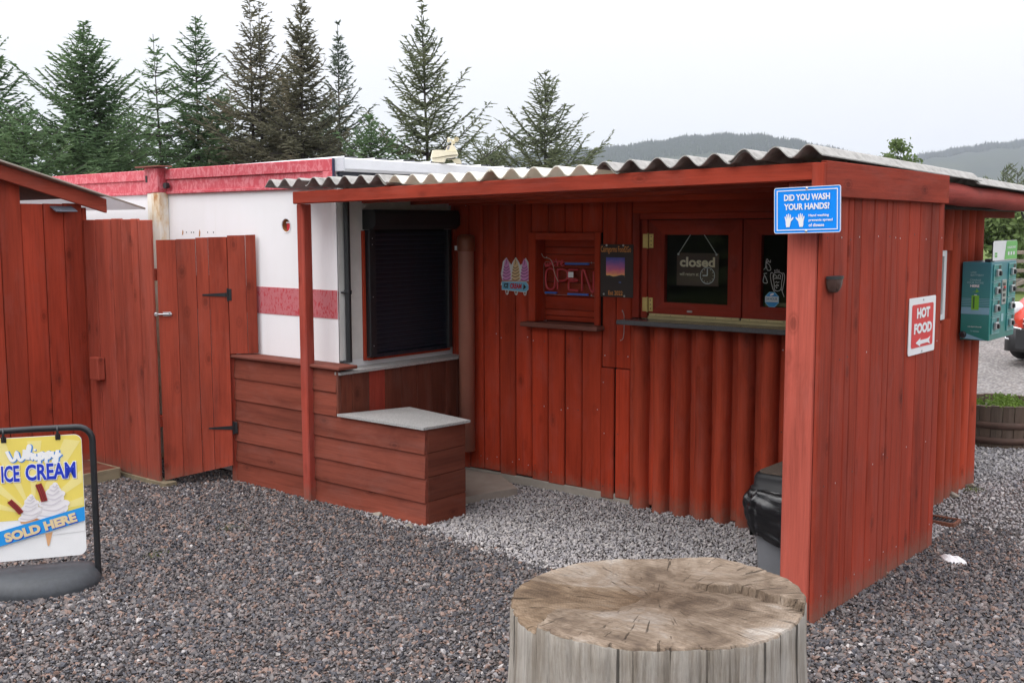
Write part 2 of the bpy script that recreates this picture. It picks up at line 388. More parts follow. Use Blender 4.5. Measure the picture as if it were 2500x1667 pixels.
# ================================================================== FOOD HUT
hut = thing('food_hut', (-3.6, 5.63, 0), 'red stained timber food hut with lean-to canopy and corrugated roof', 'hut')
YW = 5.628
fwall = MB()
for a in ((-5.22, -4.46, 0, 1.985), (-4.46, -3.96, 0, 1.10), (-4.46, -3.96, 1.70, 1.985), (-3.96, -3.69, 0, 1.985), (-3.69, -2.26, 0, 1.15), (-3.69, -2.26, 1.80, 1.985), (-2.26, -2.225, 0, 1.985)):
    fwall.box(a[0]+.0005, a[1]-.0005, YW+.026, YW+.06, a[2]+.002, a[3]-.002, DARK, .001)
fwall = fwall.build('front_wall', hut)
PX = [-5.225, -5.191, -5.054, -4.923, -4.782, -4.639, -4.498, -4.357, -4.22, -4.082, -3.926, -3.819, -3.700]
def plank_z(parent, x0, x1, z0, z1, mat=W_BACK, y=YW, t=.022, gap=.006, name='plank'):
    dy = R(-.003, .003)
    mb = MB().box(x0+gap/2+R(0, .001), x1-gap/2-R(0, .001), y+dy, y+t+dy, z0, z1, mat, .006)
    for zn in (z0+.09, (z0+z1)/2, z1-.08):
        for xn in (x0+.025, x1-.025):
            if random.random() < .5 and x1-x0 > .07 and z1-z0 > .3: nail(mb, (xn+R(-.008, .008), y+dy, zn+R(-.02, .02)), (0, -1, 0))
    return mb.build(name, parent)
for i in range(len(PX)-1):
    a, b = PX[i], PX[i+1]
    if -4.5 < a and b < -3.92:
        plank_z(fwall, a, b, R(.035, .055), 1.094); plank_z(fwall, a, b, 1.712, 1.975)
    elif a >= -3.93:
        plank_z(fwall, a, b, .86+R(0, .01), 1.975); plank_z(fwall, a+(.0 if i % 2 else -.004), b-.006, R(.01, .03), .858, y=YW-.004)
    else: plank_z(fwall, a, b, R(.045, .065), 1.975)
B('header_board', fwall, -3.695, -2.23, YW-.004, YW+.02, 1.83, 1.975, W_BACKX, .004)
plank_z(fwall, -2.30, -2.232, .03, 1.83)
B('footing', hut, -5.2, -3.70, YW+.002, YW+.05, -.03, .05, CONC, .004)
# half logs under the serving shelf
def half_log(parent, x0, x1, z0, z1, ybase, bulge, axis='x', name='log', n=9):
    """upright slab with a rounded face; axis x: faces -Y, axis y: faces +X"""
    mb = MB(); nz = 6; ph = R(0, 6); v = []; c = (x0+x1)/2; hw = (x1-x0)/2
    for j in range(nz+1):
        z = z0+(z1-z0)*j/nz; wob = .0035*math.sin(j*1.7+ph); sc = 1+.05*math.sin(j*1.1+ph*2)
        for k in range(n):
            t = math.pi*(k/(n-1)); u = -math.cos(t)*hw*min(1, sc)+wob; d = (math.sin(t)**.8)*bulge*sc
            v.append((c+u, ybase-d, z) if axis == 'x' else (ybase+d, c-u, z))
    f = [(j*n+k, j*n+k+1, (j+1)*n+k+1, (j+1)*n+k) for j in range(nz) for k in range(n-1)]
    mb.add(v, f, W_LOG, True); mb.add(v[-n:], [list(range(n))], W_LOG); mb.add(v[:n], [list(range(n))[::-1]], W_LOG)
    return mb.build(name, parent)
LX = [(-3.671, -3.569), (-3.522, -3.419), (-3.376, -3.278), (-3.23, -3.132), (-3.095, -3.004), (-2.952, -2.854), (-2.798, -2.703), (-2.644, -2.55), (-2.495, -2.40), (-2.345, -2.25)]
plank_z(fwall, -3.712, -3.668, .0, 1.153, W_LOG, y=YW+.002)
for i, (a, b) in enumerate(LX):
    half_log(fwall, a-.004, b+.004, R(-.03, .0), 1.153, YW+.012, .070)
    nx = LX[i+1][0] if i+1 < len(LX) else -2.228
    plank_z(fwall, b-.006, nx+.006, R(-.01, .02), 1.153, W_LOG, y=YW+.006)
# hatch
hatch = MB().box(-4.452, -3.966, YW+.105, YW+.12, 1.11, 1.69, DARK).build('hatch', hut)
HZ = [1.128, 1.163, 1.205, 1.292, 1.385, 1.478, 1.57, 1.618, 1.672]
for a, b in zip(HZ[:-1], HZ[1:]): B('plank', hatch, -4.449, -3.969, YW+.085+R(0, .003), YW+.104, a+.0015, b-.0015, W_BACKX, .003)
B('jamb', hatch, -4.470, -4.451, YW-.004, YW+.12, 1.125, 1.672, W_BACK); B('jamb', hatch, -3.967, -3.950, YW-.004, YW+.12, 1.125, 1.672, W_BACK)
B('head_lining', hatch, -4.45, -3.968, YW+.0, YW+.12, 1.673, 1.69, W_BACKX)
B('trim', hatch, -4.505, -4.447, YW-.022, YW-.005, 1.126, 1.712, W_BACK); B('trim', hatch, -3.970, -3.927, YW-.022, YW-.005, 1.126, 1.712, W_BACK)
B('trim', hatch, -4.446, -3.971, YW-.021, YW-.005, 1.666, 1.711, W_BACKX)
B('sill', hatch, -4.53, -3.905, YW-.085, YW+.084, 1.094, 1.124, wood('weathered hatch sill', (.20, .075, .055), 'x', worn=.15), .005)
# serving window with two hinged sashes
W_WIN = wood('red brown window joinery upright', (.30, .036, .020), 'z'); W_WINX = wood('red brown window joinery lengthwise', (.30, .036, .020), 'x')
win = MB().box(-3.69, -3.64, YW-.012, YW+.05, 1.19, 1.83, W_WIN).build('serving_window', hut)
B('frame', win, -3.639, -3.595, YW+.008, YW+.06, 1.19, 1.792, W_WIN); B('frame', win, -3.639, -2.262, YW-.008, YW+.05, 1.793, 1.829, W_WINX)
B('frame', win, -2.30, -2.262, YW+.008, YW+.06, 1.19, 1.792, W_WIN)
def sash(x0, x1, pa, pb):
    s = MB(); y0, y1 = YW+.012, YW+.045; z0, z1, pz0, pz1 = 1.222, 1.788, 1.292, 1.700
    for P, W_ in (([(x0, z0), (x1, z0), (pb, pz0), (pa, pz0)], W_WINX), ([(pa, pz1), (pb, pz1), (x1, z1), (x0, z1)], W_WINX), ([(x0, z0), (pa, pz0), (pa, pz1), (x0, z1)], W_WIN), ([(pb, pz0), (x1, z0), (x1, z1), (pb, pz1)], W_WIN)):
        s.add([(a, y0, b) for a, b in P]+[(a, y1, b) for a, b in P], [(0, 1, 2, 3), (7, 6, 5, 4), (0, 4, 5, 1), (1, 5, 6, 2), (2, 6, 7, 3), (3, 7, 4, 0)], W_)
    s = s.build('sash', win)
    MB().add([(pa, y0+.02, pz0), (pb, y0+.02, pz0), (pb, y0+.02, pz1), (pa, y0+.02, pz1)], [(0, 1, 2, 3)], GLASS).build('pane', win)
    return s
s1 = sash(-3.588, -2.957, -3.475, -3.044); s2 = sash(-2.947, -2.306, -2.835, -2.41)
for z in (1.62, 1.232):
    h = MB()
    h.box(-3.583, -3.552, YW+.008, YW+.0118, z, z+.085, BRASS, .001); h.box(-3.625, -3.592, YW+.004, YW+.0078, z, z+.085, BRASS, .001)
    h.tube([(-3.588, YW+.004, z-.004), (-3.588, YW+.004, z+.09)], .005, BRASS, 8)
    for k in range(3): h.lathe((-3.568, YW+.008, z+.018+.025*k), [(.004, 0), (.003, .0015)], BLACKM, 8, axis=(0, -1, 0))
    h.build('hinge', win)
for a, b in ((-3.575, -2.962), (-2.95, -2.31)):
    st = MB().box(a, b, YW+.002, YW+.012, 1.205, 1.221, BRASSPALE, .001)
    for k in range(6): st.lathe((a+(b-a)*(k+.5)/6, YW+.002, 1.213), [(.003, 0), (.002, .001)], BLACKM, 6, axis=(0, -1, 0))
    st.build('weather_strip', win)
B('lower_rail', win, -3.639, -2.30, YW+.02, YW+.05, 1.185, 1.204, BRASSPALE, .001)
B('staple', win, -3.31, -3.275, YW+.002, YW+.0118, 1.238, 1.25, STEEL, .003)
B('glazing_strip', win, -2.828, -2.43, YW+.06, YW+.08, 1.295, 1.315, W_RAW, .002)
B('serving_shelf', hut, -3.705, -2.03, YW-.165, YW+.0, 1.157, 1.186, SLATE, .004)
# drain pipe on the front wall
dp = MB(); dp.lathe((-5.015, 5.555, 0), [(.0525, .19), (.055, .19), (.055, 1.585)], PIPE, 24, caps=False)
dp.lathe((-5.015, 5.555, 0), [(.062, 1.585), (.063, 1.60), (.063, 1.66), (.056, 1.69), (.03, 1.70)], plain('terracotta pipe socket', (.23, .065, .03), .45), 24)
dp = dp.build('drain_pipe', hut); B('label', dp, -5.075, -5.045, 5.506, 5.508, 1.592, 1.622, PRINTW, 0)
# interior
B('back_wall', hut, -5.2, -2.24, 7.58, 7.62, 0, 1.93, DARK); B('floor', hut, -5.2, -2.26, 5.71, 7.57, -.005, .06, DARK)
# side wall of half logs
swall = MB().box(-2.262, -2.235, 5.70, 6.33, 0, 1.93, DARK).box(-2.262, -2.235, 6.331, 6.86, 0, 1.15, DARK).box(-2.262, -2.235, 6.331, 6.86, 1.62, 1.93, DARK).box(-2.262, -2.235, 6.861, 7.63, 0, 1.93, DARK).build('side_wall', hut)
SY = [5.69, 5.83, 5.97, 6.12, 6.26, 6.40, 6.555, 6.70, 6.84, 7.002, 7.158, 7.302, 7.454, 7.637]
for a, b in zip(SY[:-1], SY[1:]):
    if 6.3 < (a+b)/2 < 6.86:
        half_log(swall, a, b, -.02, 1.15+R(0, .01), -2.236, .04, 'y'); half_log(swall, a, b, 1.60, 1.93, -2.236, .04, 'y')
    elif a == 6.84:
        half_log(swall, a, b, -.02, 1.17, -2.236, .045, 'y'); half_log(swall, a, b, 1.595, 1.92, -2.236, .045, 'y'); B('plank', swall, -2.234, -2.222, a, b-.01, 1.172, 1.593, W_RED_Z)
    else: half_log(swall, a, b+.006, R(-.03, 0), 1.915, -2.236, .042, 'y')
sw = MB(); WF = plain('white window frame', (.75, .75, .76), .4, var=.04)
sw.box(-2.234, -2.19, 6.795, 6.838, 1.172, 1.597, WF).box(-2.234, -2.19, 6.335, 6.375, 1.172, 1.597, WF).box(-2.234, -2.19, 6.376, 6.794, 1.172, 1.205, WF).box(-2.234, -2.19, 6.376, 6.794, 1.56, 1.597, WF)
sw = sw.build('side_window', hut); MB().add([(-2.222, 6.376, 1.205), (-2.222, 6.794, 1.205), (-2.222, 6.794, 1.56), (-2.222, 6.376, 1.56)], [(0, 1, 2, 3)], GLASS).build('pane', sw)
# wing wall of upright boards, corner post
wing = MB().box(-1.972, -1.948, 4.52, 5.93, .05, 1.90, DARK).build('wing_wall', hut)
WY = [4.392, 4.516, 4.663, 4.813, 4.965, 5.116, 5.269, 5.425, 5.581, 5.744, 5.94]
for i, (a, b) in enumerate(zip(WY[:-1], WY[1:])):
    m_ = (a+b)/2; j = R(-.02, .02); x = R(-.002, .002)
    if i in (2, 5, 9): parts = [(a, m_+j), (m_+j, b)]
    else: parts = [(a, b)]
    for (p, r) in parts:
        mb = MB().box(-1.946+x, -1.925+x, p+.0022, r-.0022, R(-.03, -.01), 1.90, W_RED_Z, .0045)
        for zn in (.12, .62, 1.15, 1.70):
            if random.random() < .7: nail(mb, (-1.925+x, R(p+.02, r-.02), zn+R(-.02, .02)), (1, 0, 0))
        mb.build('plank', wing)
B('post', hut, -2.088, -1.950, 4.395, 4.515, -.05, 1.94, W_POST, .006)
# canopy frame
def beam(name, P0, P1, w_, h, mat, parent=hut, c=.005):
    P0 = np.array(P0, float); P1 = np.array(P1, float); return MB().obox(P0, P1-P0, (0, w_, 0), (0, 0, h), mat, c).build(name, parent)
beam('front_beam', (-5.372, 4.345, 1.897), (-1.932, 4.345, 1.941), .048, .075, W_RED_X)
for y, z in ((4.76, 1.905), (5.2, 1.90)): beam('purlin', (-5.20, y, z), (-1.975, y, z+.035), .05, .07, W_RED_X)
B('wall_plate', hut, -5.2, -1.98, YW-.05, YW-.006, 1.90, 1.985, W_BACKX)
for x in (-4.6, -3.5, -2.6): B('rafter', hut, x, x+.045, 4.394, 5.57, 1.955, 1.992, W_RED_Y)
B('post', hut, -5.408, -5.340, 4.402, 4.47, -.04, 1.898, wood('red post', (.40, .065, .042), 'z'), .006)
fas = MB(); fas.obox((-1.922, 4.345, 1.872), (0, 1.565, -.008), (.028, 0, 0), (0, 0, .150), W_RED_Y, .004); fas.build('fascia', hut)
B('fascia', hut, -1.948, -1.8935, 4.318, 4.344, 1.890, 2.012, W_RED_Z, .003)
# log beam below the eaves
lb = MB(); pts = [(-1.965, 5.92+.25*i, 1.925-.004*i+.003*math.sin(i*2.)) for i in range(11)]
lb.tube(pts, [.060+.002*math.sin(i*1.7) for i in range(11)], wood('red log beam', (.36, .062, .048), 'y', worn=.15), 14); lb.build('log_beam', hut)
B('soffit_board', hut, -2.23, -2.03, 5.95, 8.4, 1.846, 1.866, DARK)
B('wall_plate', hut, -2.26, -2.21, 7.64, 8.35, 1.80, 1.845, W_RED_Y)
# roof sheets
def corr(name, x0, x1, y0, y1, zt, mat, crest, pitch, ny=6, amp=.049, th=.0055, fall=.0197, lift=0., jag=0.):
    n = max(4, int((x1-x0)/pitch*12)); xs = np.linspace(x0, x1, n+1); ys = np.linspace(y0, y1, ny+1); v = []
    for side in (0, 1):
        for y in ys:
            for x in xs:
                z = zt(x)+lift+amp*(.5+.5*math.cos(2*math.pi*(x-crest)/pitch))-fall*(y-4.32)+(th if side == 0 else 0)+jag*math.sin(x*3.1+y*2)
                v.append((x, y, z))
    W1 = n+1; o = W1*(ny+1); f = []; mb = MB()
    for j in range(ny):
        for i in range(n):
            a = j*W1+i; f += [(a, a+1, a+W1+1, a+W1), (o+a+W1, o+a+W1+1, o+a+1, o+a)]
    mb.add(v, f, mat, True); e = []
    for i in range(n): e += [(i+1, i, o+i, o+i+1), (ny*W1+i, ny*W1+i+1, o+ny*W1+i+1, o+ny*W1+i)]
    for j in range(ny): e += [(j*W1, (j+1)*W1, o+(j+1)*W1, o+j*W1), ((j+1)*W1+n, j*W1+n, o+j*W1+n, o+(j+1)*W1+n)]
    mb.add(v, e, mat); return mb.build(name, hut)
zL = lambda x: 2.001; zT = lambda x: 1.996; zR = lambda x: 2.006+.0185*(x+2.92)
corr('roof_sheet', -5.612, -5.252, 4.32, 4.565, zL, CEM, -5.554, .139, 2); corr('roof_sheet', -5.215, -4.50, 4.318, 6.45, zL, CEM, -5.276, .1395)
corr('roof_sheet', -4.63, -3.74, 4.335, 6.43, zT, TRANS, -4.455, .1415, lift=-.004); corr('roof_sheet', -3.83, -2.93, 4.34, 6.44, zT, TRANS, -3.744, .1455, lift=.004)
corr('roof_sheet', -3.045, -2.20, 4.315, 6.46, zR, CEM, -3.002, .1487, lift=.004); corr('roof_sheet', -2.33, -1.895, 4.30, 6.47, zR, CEM, -2.405, .1487, lift=.012)
corr('roof_sheet', -5.215, -4.1, 6.40, 8.55, zL, CEM, -5.276, .1395, lift=-.012); corr('roof_sheet', -4.2, -3.0, 6.40, 8.55, zL, CEM, -4.16, .1395, lift=-.004); corr('roof_sheet', -3.045, -1.885, 6.40, 8.55, zR, CEM, -3.002, .1487, lift=-.006)
cab = MB(); cab.tube(spline([(-2.0, 7.72, 1.83), (-2.0, 7.85, 1.775), (-1.99, 8.0, 1.79), (-1.98, 8.15, 1.81)], 5), .007, BLACKPL, 6)
cab.build('hanging_cable', hut)

# ================================================================== WHITE CABIN
YC, XE = 4.585, -5.24
cabn = thing('site_cabin', (-7.2, 5.8, 0), 'white steel site cabin with flaking red top rail and roller shutter', 'cabin')
HX, HZc, HR = -5.738, 1.765, .043
fr_ = MB()
def wallq(mb, x0, x1, z0, z1): mb.add([(x0, YC, z0), (x1, YC, z0), (x1, YC, z1), (x0, YC, z1)], [(0, 1, 2, 3)], WHITE)
wallq(fr_, -10.4, HX-.1, .02, 2.17); wallq(fr_, HX+.1, XE, .02, 2.17); wallq(fr_, HX-.1, HX+.1, .02, HZc-.1); wallq(fr_, HX-.1, HX+.1, HZc+.1, 2.17)
nn = 32; ring = []; sq = []
for k in range(nn):
    t = 2*math.pi*k/nn; c_, s_ = math.cos(t), math.sin(t); ring.append((HX+HR*c_, YC, HZc+HR*s_)); m_ = .1/max(abs(c_), abs(s_)); sq.append((HX+m_*c_, YC, HZc+m_*s_))
fr_.add(sq+ring, [(k, (k+1) % nn, nn+(k+1) % nn, nn+k) for k in range(nn)], WHITE); fr_.build('front_panel', cabn)
hole = MB(); hole.lathe((HX, YC, HZc), [(HR, 0), (HR, .07), (.001, .0705)], plain('orange brown foam lining', (.42, .20, .07), .8), 32, axis=(0, 1, 0), caps=False)
hole.lathe((HX, YC-.003, HZc), [(HR+.006, 0), (HR, -.001), (HR-.001, .004)], WF, 32, axis=(0, 1, 0), caps=False)
hole.box(HX-.012, HX+.036, YC+.01, YC+.05, HZc-.034, HZc+.014, plain('red cap', (.55, .03, .04), .4), .004); hole.box(HX-.012, HX+.036, YC+.008, YC+.05, HZc+.0145, HZc+.024, WF, .002); hole.build('vent_hole', cabn)
MB().box(-10.4, XE-.001, YC+.09, 7.3, .02, 2.12, WHITE, .004).build('shell', cabn)
B('skirt', cabn, -10.4, XE-.03, YC+.06, 7.2, -.03, .019, DARK)
def rail(x0, x1):
    r_ = MB(); r_.box(x0, x1, YC-.028, YC-.001, 2.105, 2.182, PEEL, .004).box(x0, x1, YC-.012, YC-.001, 2.022, 2.1045, PEEL, .002).box(x0, x1, YC-.026, YC-.001, 2.000, 2.0215, PEEL, .003)
    r_.build('top_rail', cabn)
rail(-10.4, -7.34); rail(-7.09, XE)
B('rail_end', cabn, XE-.09, XE-.0005, YC-.0285, YC-.0012, 2.022, 2.1045, PEEL, .002)
RUST = NT('cream paint streaked with rust'); v = RUST.coords(scale=(5, 5, 2.2)); f = RUST.noise(v, 2.0, 7, .7)
c = RUST.ramp(f, [(.44, (.78, .74, .66)), (.56, (.70, .56, .38)), (.66, (.45, .21, .08))]); RUST = RUST.set(c, .7, 0, .3)
cp = MB().box(-7.335, -7.20, YC-.045, YC-.001, 2.01, 2.195, PEEL, .003).box(-7.199, -7.10, YC-.085, YC-.001, 2.012, 2.19, PEEL, .003).box(-7.34, -7.03, YC-.12, YC-.002, 2.1955, 2.204, plain('rusty plate', (.22, .07, .05), .8), .002)
cp.box(-7.315, -7.205, YC-.04, YC-.0015, .02, 2.009, RUST, .003).box(-7.198, -7.095, YC-.08, YC-.0015, .02, 2.0105, RUST, .003); cp.box(-7.32, -7.295, YC-.048, YC-.0451, 2.09, 2.14, BLACKM, .001)
cp.lathe((-7.05, YC-.03, 2.06), [(.022, 0), (.022, .03)], BLACKM, 12, axis=(0, -1, 0)); cp.build('corner_post', cabn)
B('stripe', cabn, -10.4, XE-.004, YC-.003, YC-.0005, 1.170, 1.352, PEEL2, 0); B('stripe', cabn, XE+.0005, XE+.003, YC+.005, 4.79, 1.166, 1.345, PINK, 0)
RST = plain('rust stain', (.45, .2, .06), .8)
for x, z, a in ((-6.93, 1.72, .02), (-6.72, 1.715, .028)): MB().add([(x-.008, YC-.0012, z-a), (x+.006, YC-.0012, z-a*.8), (x+.011, YC-.0012, z+a*.3), (x+.002, YC-.0012, z+a), (x-.004, YC-.0012, z+a*.2)], [(0, 1, 2, 3, 4)], RST).build('rust_stain', cabn)
for x in (-6.88, -6.82, -6.79, -6.62, -6.55): MB().add([(x+.006*math.cos(t), YC-.0012, 1.72+.006*math.sin(t)) for t in np.linspace(0, 5.3, 6)], [tuple(range(6))], BLACKM).build('screw_hole', cabn)
# end wall trim, gutter, roof, downpipe
ew = MB(); ew.box(XE+.0006, XE+.0036, YC+.006, 5.60, .9, 2.085, plain('grimy white end panel', (.76, .75, .73), .5, var=.12, scale=4), 0); ew.build('end_panel', cabn)
B('fascia', cabn, XE, XE+.03, YC+.012, 7.3, 2.072, 2.115, plain('dark blue grey fascia', (.035, .04, .06), .5))
gut = MB(); prof = [(XE+.004, 2.112), (XE+.06, 2.10), (XE+.075, 2.118), (XE+.075, 2.178), (XE+.065, 2.186), (XE+.058, 2.186), (XE+.058, 2.13), (XE+.004, 2.13)]
v = [(a, y, b) for y in (YC+.008, 7.3) for a, b in prof]; n = len(prof)
gut.add(v, [(i, (i+1) % n, n+(i+1) % n, n+i) for i in range(n)]+[tuple(range(n))[::-1], tuple(range(n, 2*n))], plain('white plastic gutter', (.74, .75, .79), .35, var=.04)); gut = gut.build('gutter', cabn)
B('end_cap', gut, XE-.004, XE+.085, YC-.006, YC+.0075, 2.10, 2.19, plain('grey white end cap', (.6, .61, .66), .4), .004); B('corner_strip', cabn, XE-.0005, XE+.004, YC-.027, YC-.0065, 2.005, 2.183, plain('navy edge', (.03, .035, .08), .5), .001)
rf = MB(); ys = []; zz = []
y = YC+.01
while y < 7.3:
    ys += [y, y+.03, y+.13, y+.16]; zz += [0, .028, .028, 0]; y += .26
v = [(x, a, 2.170+b-(.045 if x < -6 else 0)) for x in (XE+.045, -10.3) for a, b in zip(ys, zz)]; n = len(ys)
rf.add(v, [(i, i+1, n+i+1, n+i) for i in range(n-1)], plain('white profiled roof sheet', (.80, .80, .83), .4, var=.03)); rf.build('roof_sheet', cabn)
dpn = MB(); dpn.tube([(XE+.028, 4.645, .89), (XE+.028, 4.645, 2.075)], .02, BLACKPL, 14); dpn = dpn.build('downpipe', cabn)
cl = MB().lathe((XE+.028, 4.645, 1.327), [(.025, 0), (.026, .006), (.026, .02), (.025, .026)], BLACKPL, 14).tube([(XE+.03, 4.62, 1.34), (XE+.012, 4.60, 1.34)], .006, BLACKPL, 6); cl.build('pipe_clip', dpn)
# roller shutter on the end wall
XS = XE+.004; sh = MB().box(XS+.0005, XS+.012, 4.86, 5.56, .905, 1.74, DARK).build('roller_shutter', cabn)
nsl = 26; z0, z1 = .925, 1.722
for k in range(nsl):
    a = z0+(z1-z0)*k/nsl; b = z0+(z1-z0)*(k+1)/nsl; mb = MB(); nn = 5; v = []
    for y in (4.868, 5.552):
        for j in range(nn): t = j/(nn-1); v.append((XS+.022+.006*math.sin(math.pi*t), y, a+.0015+(b-a-.003)*t))
    mb.add(v, [(j, nn+j, nn+j+1, j+1) for j in range(nn-1)], SHUT, False); mb.build('slat', sh)
B('guide_rail', sh, XS+.0005, XS+.052, 4.81, 4.866, .908, 1.735, BLACKM); B('guide_rail', sh, XS+.0005, XS+.052, 5.554, 5.595, .908, 1.735, BLACKM)
B('bottom_bar', sh, XS+.013, XS+.04, 4.868, 5.552, .9, .924, SHUT)
bx = MB(); sec = [(0, 1.737), (.09, 1.737), (.125, 1.765), (.125, 1.84), (.11, 1.865), (0, 1.865)]; v = [(XS+.001+a, y, b) for y in (4.80, 5.70) for a, b in sec]; n = 6
v = [(p[0], min(p[1], 5.595) if False else p[1], p[2]) for p in v]
v = [(p[0], 5.60 if p[1] > 5.6 else p[1], p[2]) for p in v]
bx.add(v, [(i, n+i, n+(i+1) % n, (i+1) % n) for i in range(n)]+[tuple(range(n)), tuple(range(n, 2*n))[::-1]], BLACKM); bx.build('shutter_box', sh)
B('frame', sh, XS+.0005, XS+.018, 4.785, 4.808, .885, 1.73, W_BACK); B('frame', sh, XS+.0005, XS+.03, 4.809, 5.595, .884, .899, W_BACKX)
for z in (1.68, 1.64, 1.30, .98): MB().lathe((XS+.052, 4.838, z), [(.004, 0), (.003, .0015)], STEEL, 8, axis=(1, 0, 0)).build('screw', sh)
sl_ = MB(); fs = Fr((XS+.0405, 4.90, .902), (0, 1, 0), (0, 0, 1)); GM = plain('faint grey lettering', (.05, .05, .055), .5)
for k in range(5): fs.text(sl_, 'SAFETY', .04+k*.125, .006, .11+k*.125, .018, GM, .001)
sl_.build('lettering', sh)

# ================================================================== TIMBER COUNTER AND BENCH
YF = 4.442
ctr = thing('timber_counter', (-5.3, 4.6, 0), 'brown clad serving counter and step bench with grey speckled tops', 'counter')
core = MB().box(-6.16, -5.125, YF+.03, 4.57, .0, .85, DARK).box(-5.095, -4.375, YF+.03, 4.79, .0, .555, DARK).box(-5.22, -5.125, 4.60, 5.62, .02, .825, DARK).build('core', ctr)
BZ = [-.04, .145, .29, .435, .577, .727, .866]
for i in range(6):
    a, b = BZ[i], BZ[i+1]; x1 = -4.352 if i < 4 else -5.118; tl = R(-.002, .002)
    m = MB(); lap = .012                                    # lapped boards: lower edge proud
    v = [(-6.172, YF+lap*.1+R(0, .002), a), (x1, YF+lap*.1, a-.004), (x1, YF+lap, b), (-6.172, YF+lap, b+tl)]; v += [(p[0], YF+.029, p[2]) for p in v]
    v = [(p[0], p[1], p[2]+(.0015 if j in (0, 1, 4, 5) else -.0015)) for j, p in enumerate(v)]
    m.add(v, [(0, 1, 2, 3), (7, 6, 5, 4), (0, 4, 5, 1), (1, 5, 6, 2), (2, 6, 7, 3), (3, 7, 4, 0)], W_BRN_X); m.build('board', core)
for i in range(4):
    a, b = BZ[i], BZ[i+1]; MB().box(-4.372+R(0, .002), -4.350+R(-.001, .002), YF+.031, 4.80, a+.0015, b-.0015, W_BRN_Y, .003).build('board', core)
B('end_strip', core, -5.117, -5.099, YF+.004, YF+.032, .58, .862, W_BRN_Z)
B('ledge', ctr, -6.175, -5.06, YF-.02, YC-.004, .868, .889, wood('ledge board', (.20, .058, .04), 'x', worn=.1), .005)
CYs = [4.475, 4.566, 4.712, 4.854, 4.998, 5.145, 5.289, 5.432, 5.54, 5.622]
W_NEW = wood('brighter red board', (.33, .048, .03), 'z')
for i, (a, b) in enumerate(zip(CYs[:-1], CYs[1:])):
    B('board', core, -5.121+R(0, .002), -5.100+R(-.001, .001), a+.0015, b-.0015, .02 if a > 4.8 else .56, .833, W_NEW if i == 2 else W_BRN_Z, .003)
ct = MB(); P = [(-5.13, 4.448), (-5.082, 4.452), (-5.078, 5.615), (-5.236, 5.62), (-5.236, 4.60), (-5.13, 4.60)]
n = len(P); ct.add([(a, b, .853) for a, b in P]+[(a, b, .835) for a, b in P], [tuple(range(n)), tuple(range(n, 2*n))[::-1]]+[(i, n+i, n+(i+1) % n, (i+1) % n) for i in range(n)], SPECK); ct.build('counter_top', ctr)
bt = MB(); P = [(-5.095, YF-.012), (-4.342, YF-.012), (-4.30, 4.792), (-4.931, 4.905)]; n = 4
bt.add([(a, b, .594) for a, b in P]+[(a, b, .579) for a, b in P], [tuple(range(n)), tuple(range(n, 2*n))[::-1]]+[(i, n+i, n+(i+1) % n, (i+1) % n) for i in range(n)], SPECK); bt.build('bench_top', ctr)

# ================================================================== SHED, FENCE PANEL, GATE, STEP
XSH = -7.35
shed = thing('timber_shed', (-8.2, 3.4, 0), 'red timber shed with open gable under a sloping sheet roof', 'shed')
sw_ = MB().box(-7.42, -7.376, 2.3, 4.03, 0, 1.86, DARK).build('wall', shed)
PYs = [2.50, 2.66, 2.82, 2.98, 3.14, 3.295, 3.446, 3.596, 3.755, 3.899, 4.04]
for a, b in zip(PYs[:-1], PYs[1:]):
    zt = 1.925+R(-.006, .006) if a > 3.5 else 2.13
    B('plank', sw_, -7.374+R(0, .002), XSH+R(-.003, .002), a+.002, b-.002, .055, zt, W_SHED, .004)
B('corner_trim', shed, -7.42, -7.352, 4.0415, 4.075, .05, 1.90, W_SHED)
# roof falls toward +Y, its gable edge faces +X
ra, rb = px(0, 390, -7.2), px(355, 508, -7.2); sl0 = (rb[2]-ra[2])/(rb[1]-ra[1]); zr = lambda y: ra[2]+sl0*(y-ra[1])
y0, y1 = 2.2, rb[1]
MB().obox((-9.4, y0, zr(y0)-.012), (2.2, 0, 0), (0, 4.15-y0, zr(4.15)-zr(y0)), (0, 0, .014), plain('tan roof sheet edge', (.30, .26, .22), .8), .003).build('roof', shed)
q = NT('clear white eave sheet'); q.set((.86, .86, .86), .4); tr = q.n('ShaderNodeBsdfTranslucent'); tr.inputs[0].default_value = (.9, .9, .92, 1); mxs = q.n('ShaderNodeMixShader'); mxs.inputs[0].default_value = .38
q.l(q.p.outputs[0], mxs.inputs[1]); q.l(tr.outputs[0], mxs.inputs[2]); q.l(mxs.outputs[0], q.o.inputs[0])
MB().obox((-9.4, 4.151, zr(4.151)-.010), (2.2, 0, 0), (0, y1-4.151, zr(y1)-zr(4.151)), (0, 0, .004), q.m, .0).build('eave_sheet', shed)
MB().obox((-7.206, 4.151, zr(4.151)-.012), (.008, 0, 0), (0, y1-4.151, zr(y1)-zr(4.151)), (0, 0, .014), plain('tan sheet rim', (.30, .26, .22), .8), .002).build('eave_rim', shed)
MB().obox((-7.30, y0, zr(y0)-.115), (0, 4.19-y0, zr(4.19)-zr(y0)), (.03, 0, 0), (0, 0, .10), wood('shed barge board', (.36, .07, .042), 'y'), .004).build('barge_board', shed)
MB().obox((-9.3, y0, zr(y0)-.03), (2.0, 0, 0), (0, 4.11-y0, zr(4.11)-zr(y0)), (0, 0, .016), W_BRN_Y, .002).build('roof_boarding', shed)
B('wall_plate', shed, -7.44, -7.376, 2.3, 4.06, 1.87, 1.90, W_RAW)
